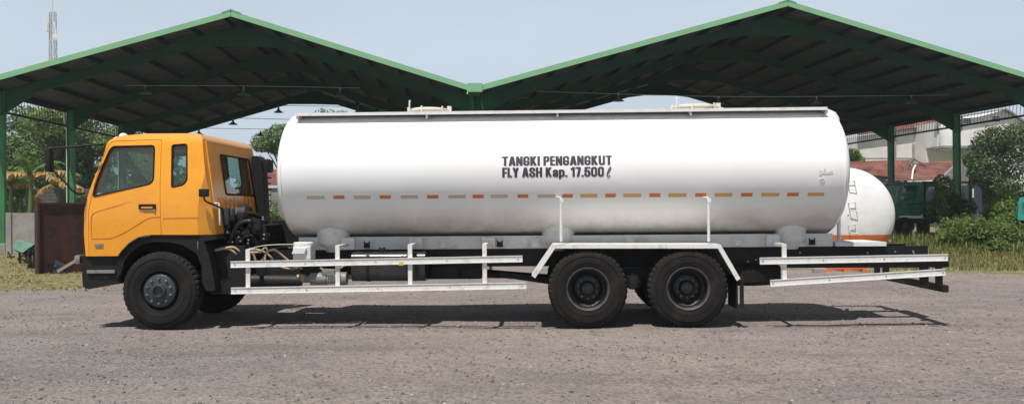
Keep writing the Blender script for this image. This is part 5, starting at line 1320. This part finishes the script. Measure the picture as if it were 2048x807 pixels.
# ------------------------------------------------------------------ things at the left by the shed
a = at(75, 548, Z=0); b = at(163, 541, Z=0); 
rp = thing('rusty_steel_box', 'tall dark rusty steel box standing on the soil left of the cab', 'steel box', (a.x, a.y, 0), 0)
dvec = Vector((b.x+.9-a.x, b.y+.25-a.y, 0)); ang = math.atan2(dvec.y, dvec.x); Lr = dvec.length; hr = at(75, 405, Y=a.y).z
RM = Matrix.Translation((a.x, a.y, 0)) @ Matrix.Rotation(ang, 4, 'Z')
s = MB(RM); s.box(0, Lr, 0, .02, -.02, hr); s.box(0, .02, .022, .2, -.02, hr-.004); s.box(Lr-.02, Lr, .022, .2, -.02, hr-.004); s.box(.02, Lr-.02, .18, .2, -.02, hr-.006); s.build('plate', MT['rust'], rp)
s = MB(RM); s.beam((0, -.02, hr-.03), (Lr, -.02, hr-.03), .04, .06); s.beam((.03, -.022, 0), (.03, -.022, hr-.06), .04, .04, up=(1,0,0)); s.build('edge_angle', MT['rust'], rp)
a = at(38, 500, Z=0); q0, q1 = shp(24, 426, 36.5), shp(72, 426, 36.5)
cb = thing('concrete_slab', 'upright grey concrete slab beside the front left column', 'slab', ((q0.x+q1.x)/2, 36.5, 0), 0, xf=SH)
s = SB(); s.rbox(q0.x, q1.x, 36.5, 36.75, -.1, q0.z, .02); s.build('slab_face', MT['concrete'], cb)
s = SB(); s.rbox(q0.x-.22, q0.x-.01, 36.45, 37.3, -.1, q0.z+.02, .02); s.build('slab_return', MT['concrete'], cb)
a = at(150, 545, Z=0); t = thing('scrap_boards', 'pale board and dark scrap sheet leaning low on the rusty box beside the bumper', 'scrap', (a.x, a.y-.3, 0))
s = MB(); s.beam((a.x-.28, a.y-.35, .06), (a.x+.30, a.y-.25, .42), .03, .07); s.build('board', MT['hose'], t)
s = MB(); s.prism([(a.x-.45, .0), (a.x-.05, .0), (a.x-.12, .22), (a.x-.36, .36)], a.y-.28, a.y-.26); s.build('scrap_sheet', MT['blue'], t)
# scrap: green sheet trough and two black drums
a = at(48, 530, Z=0)
tg = thing('green_trough', 'faded green sheet metal trough tipped on scrap parts at the left', 'trough', (a.x, a.y+1, 0)); A_ = a
p, q = at(34, 478, Y=A_.y+1.2), at(60, 500, Y=A_.y+1.2)
s = MB(); s.add([(p.x, p.y, p.z), (q.x+.15, p.y, p.z-.15), (q.x+.05, p.y-.5, q.z-.05), (p.x+.15, p.y-.5, p.z-.28), (p.x+.1, p.y-.2, p.z-.38), (q.x, p.y-.3, q.z-.14), (q.x+.1, p.y+.2, q.z-.02), (p.x+.05, p.y+.2, p.z-.25)], [(0,1,2,3),(3,2,5,4),(4,5,6,7),(0,7,6,1)])
s.build('sheet', MT['tarp'], tg)
s = MB(); s.beam((p.x+.2, p.y-.2, 0), (p.x+.2, p.y-.2, p.z-.3), .05, .05); s.beam((q.x, p.y-.2, 0), (q.x, p.y-.2, q.z-.1), .05, .05); s.beam((q.x-.2, p.y-.25, q.z+.02), (q.x+.3, p.y-.3, q.z-.12), .06, .08); s.build('stand', MT['rust'], tg)
for i, (px, lab) in enumerate(((60, 'black rusty scrap cylinder left of its twin by the rusty box'), (69, 'black scrap cylinder touching the rusty box'))):
    a = at(px, 536, Z=0); z = at(px, 500, Y=a.y).z; t = thing('scrap_cylinder', lab, 'scrap', (a.x, a.y, 0), 0, 'scrap cylinders by the rusty box')
    s = MB(); s.lathe([(.055, 0), (.07, .01), (.07, .12), (.05, .13), (.05, z-.12), (.07, z-.1), (.07, z-.01), (.05, z), (.001, z)], (a.x, a.y, 0), 'Z', 18); s.build('cylinder_body', MT['black'], t, smooth=35)
    s = MB(); s.tube([(a.x-.06, a.y-.05, z*.4), (a.x-.06, a.y-.05, z*.6)], .02, 8); s.build('lug', MT['rust'], t)
for i, (px, py, sx, lab) in enumerate(((128, 533, .25, 'twisted dark scrap at the foot of the rusty box'), (53, 513, .3, 'rusty scrap iron under the green trough'))):
    a = at(px, py+10, Z=0); a.y -= .5 if i == 0 else 0; rnd = random.Random(90+i); s = MB()
    for k in range(9):
        p = Vector((a.x+rnd.uniform(-sx, sx), a.y-.3+rnd.uniform(-.15, .15), rnd.uniform(0, .2))); s.beam(p, p+Vector((rnd.uniform(-.25, .25), rnd.uniform(-.1, .1), rnd.uniform(-.05, .25))), .03, .05)
    o = s.build('scrap_pile', MT['black'] if i == 0 else MT['rust']); tag(o, lab, 'scrap')
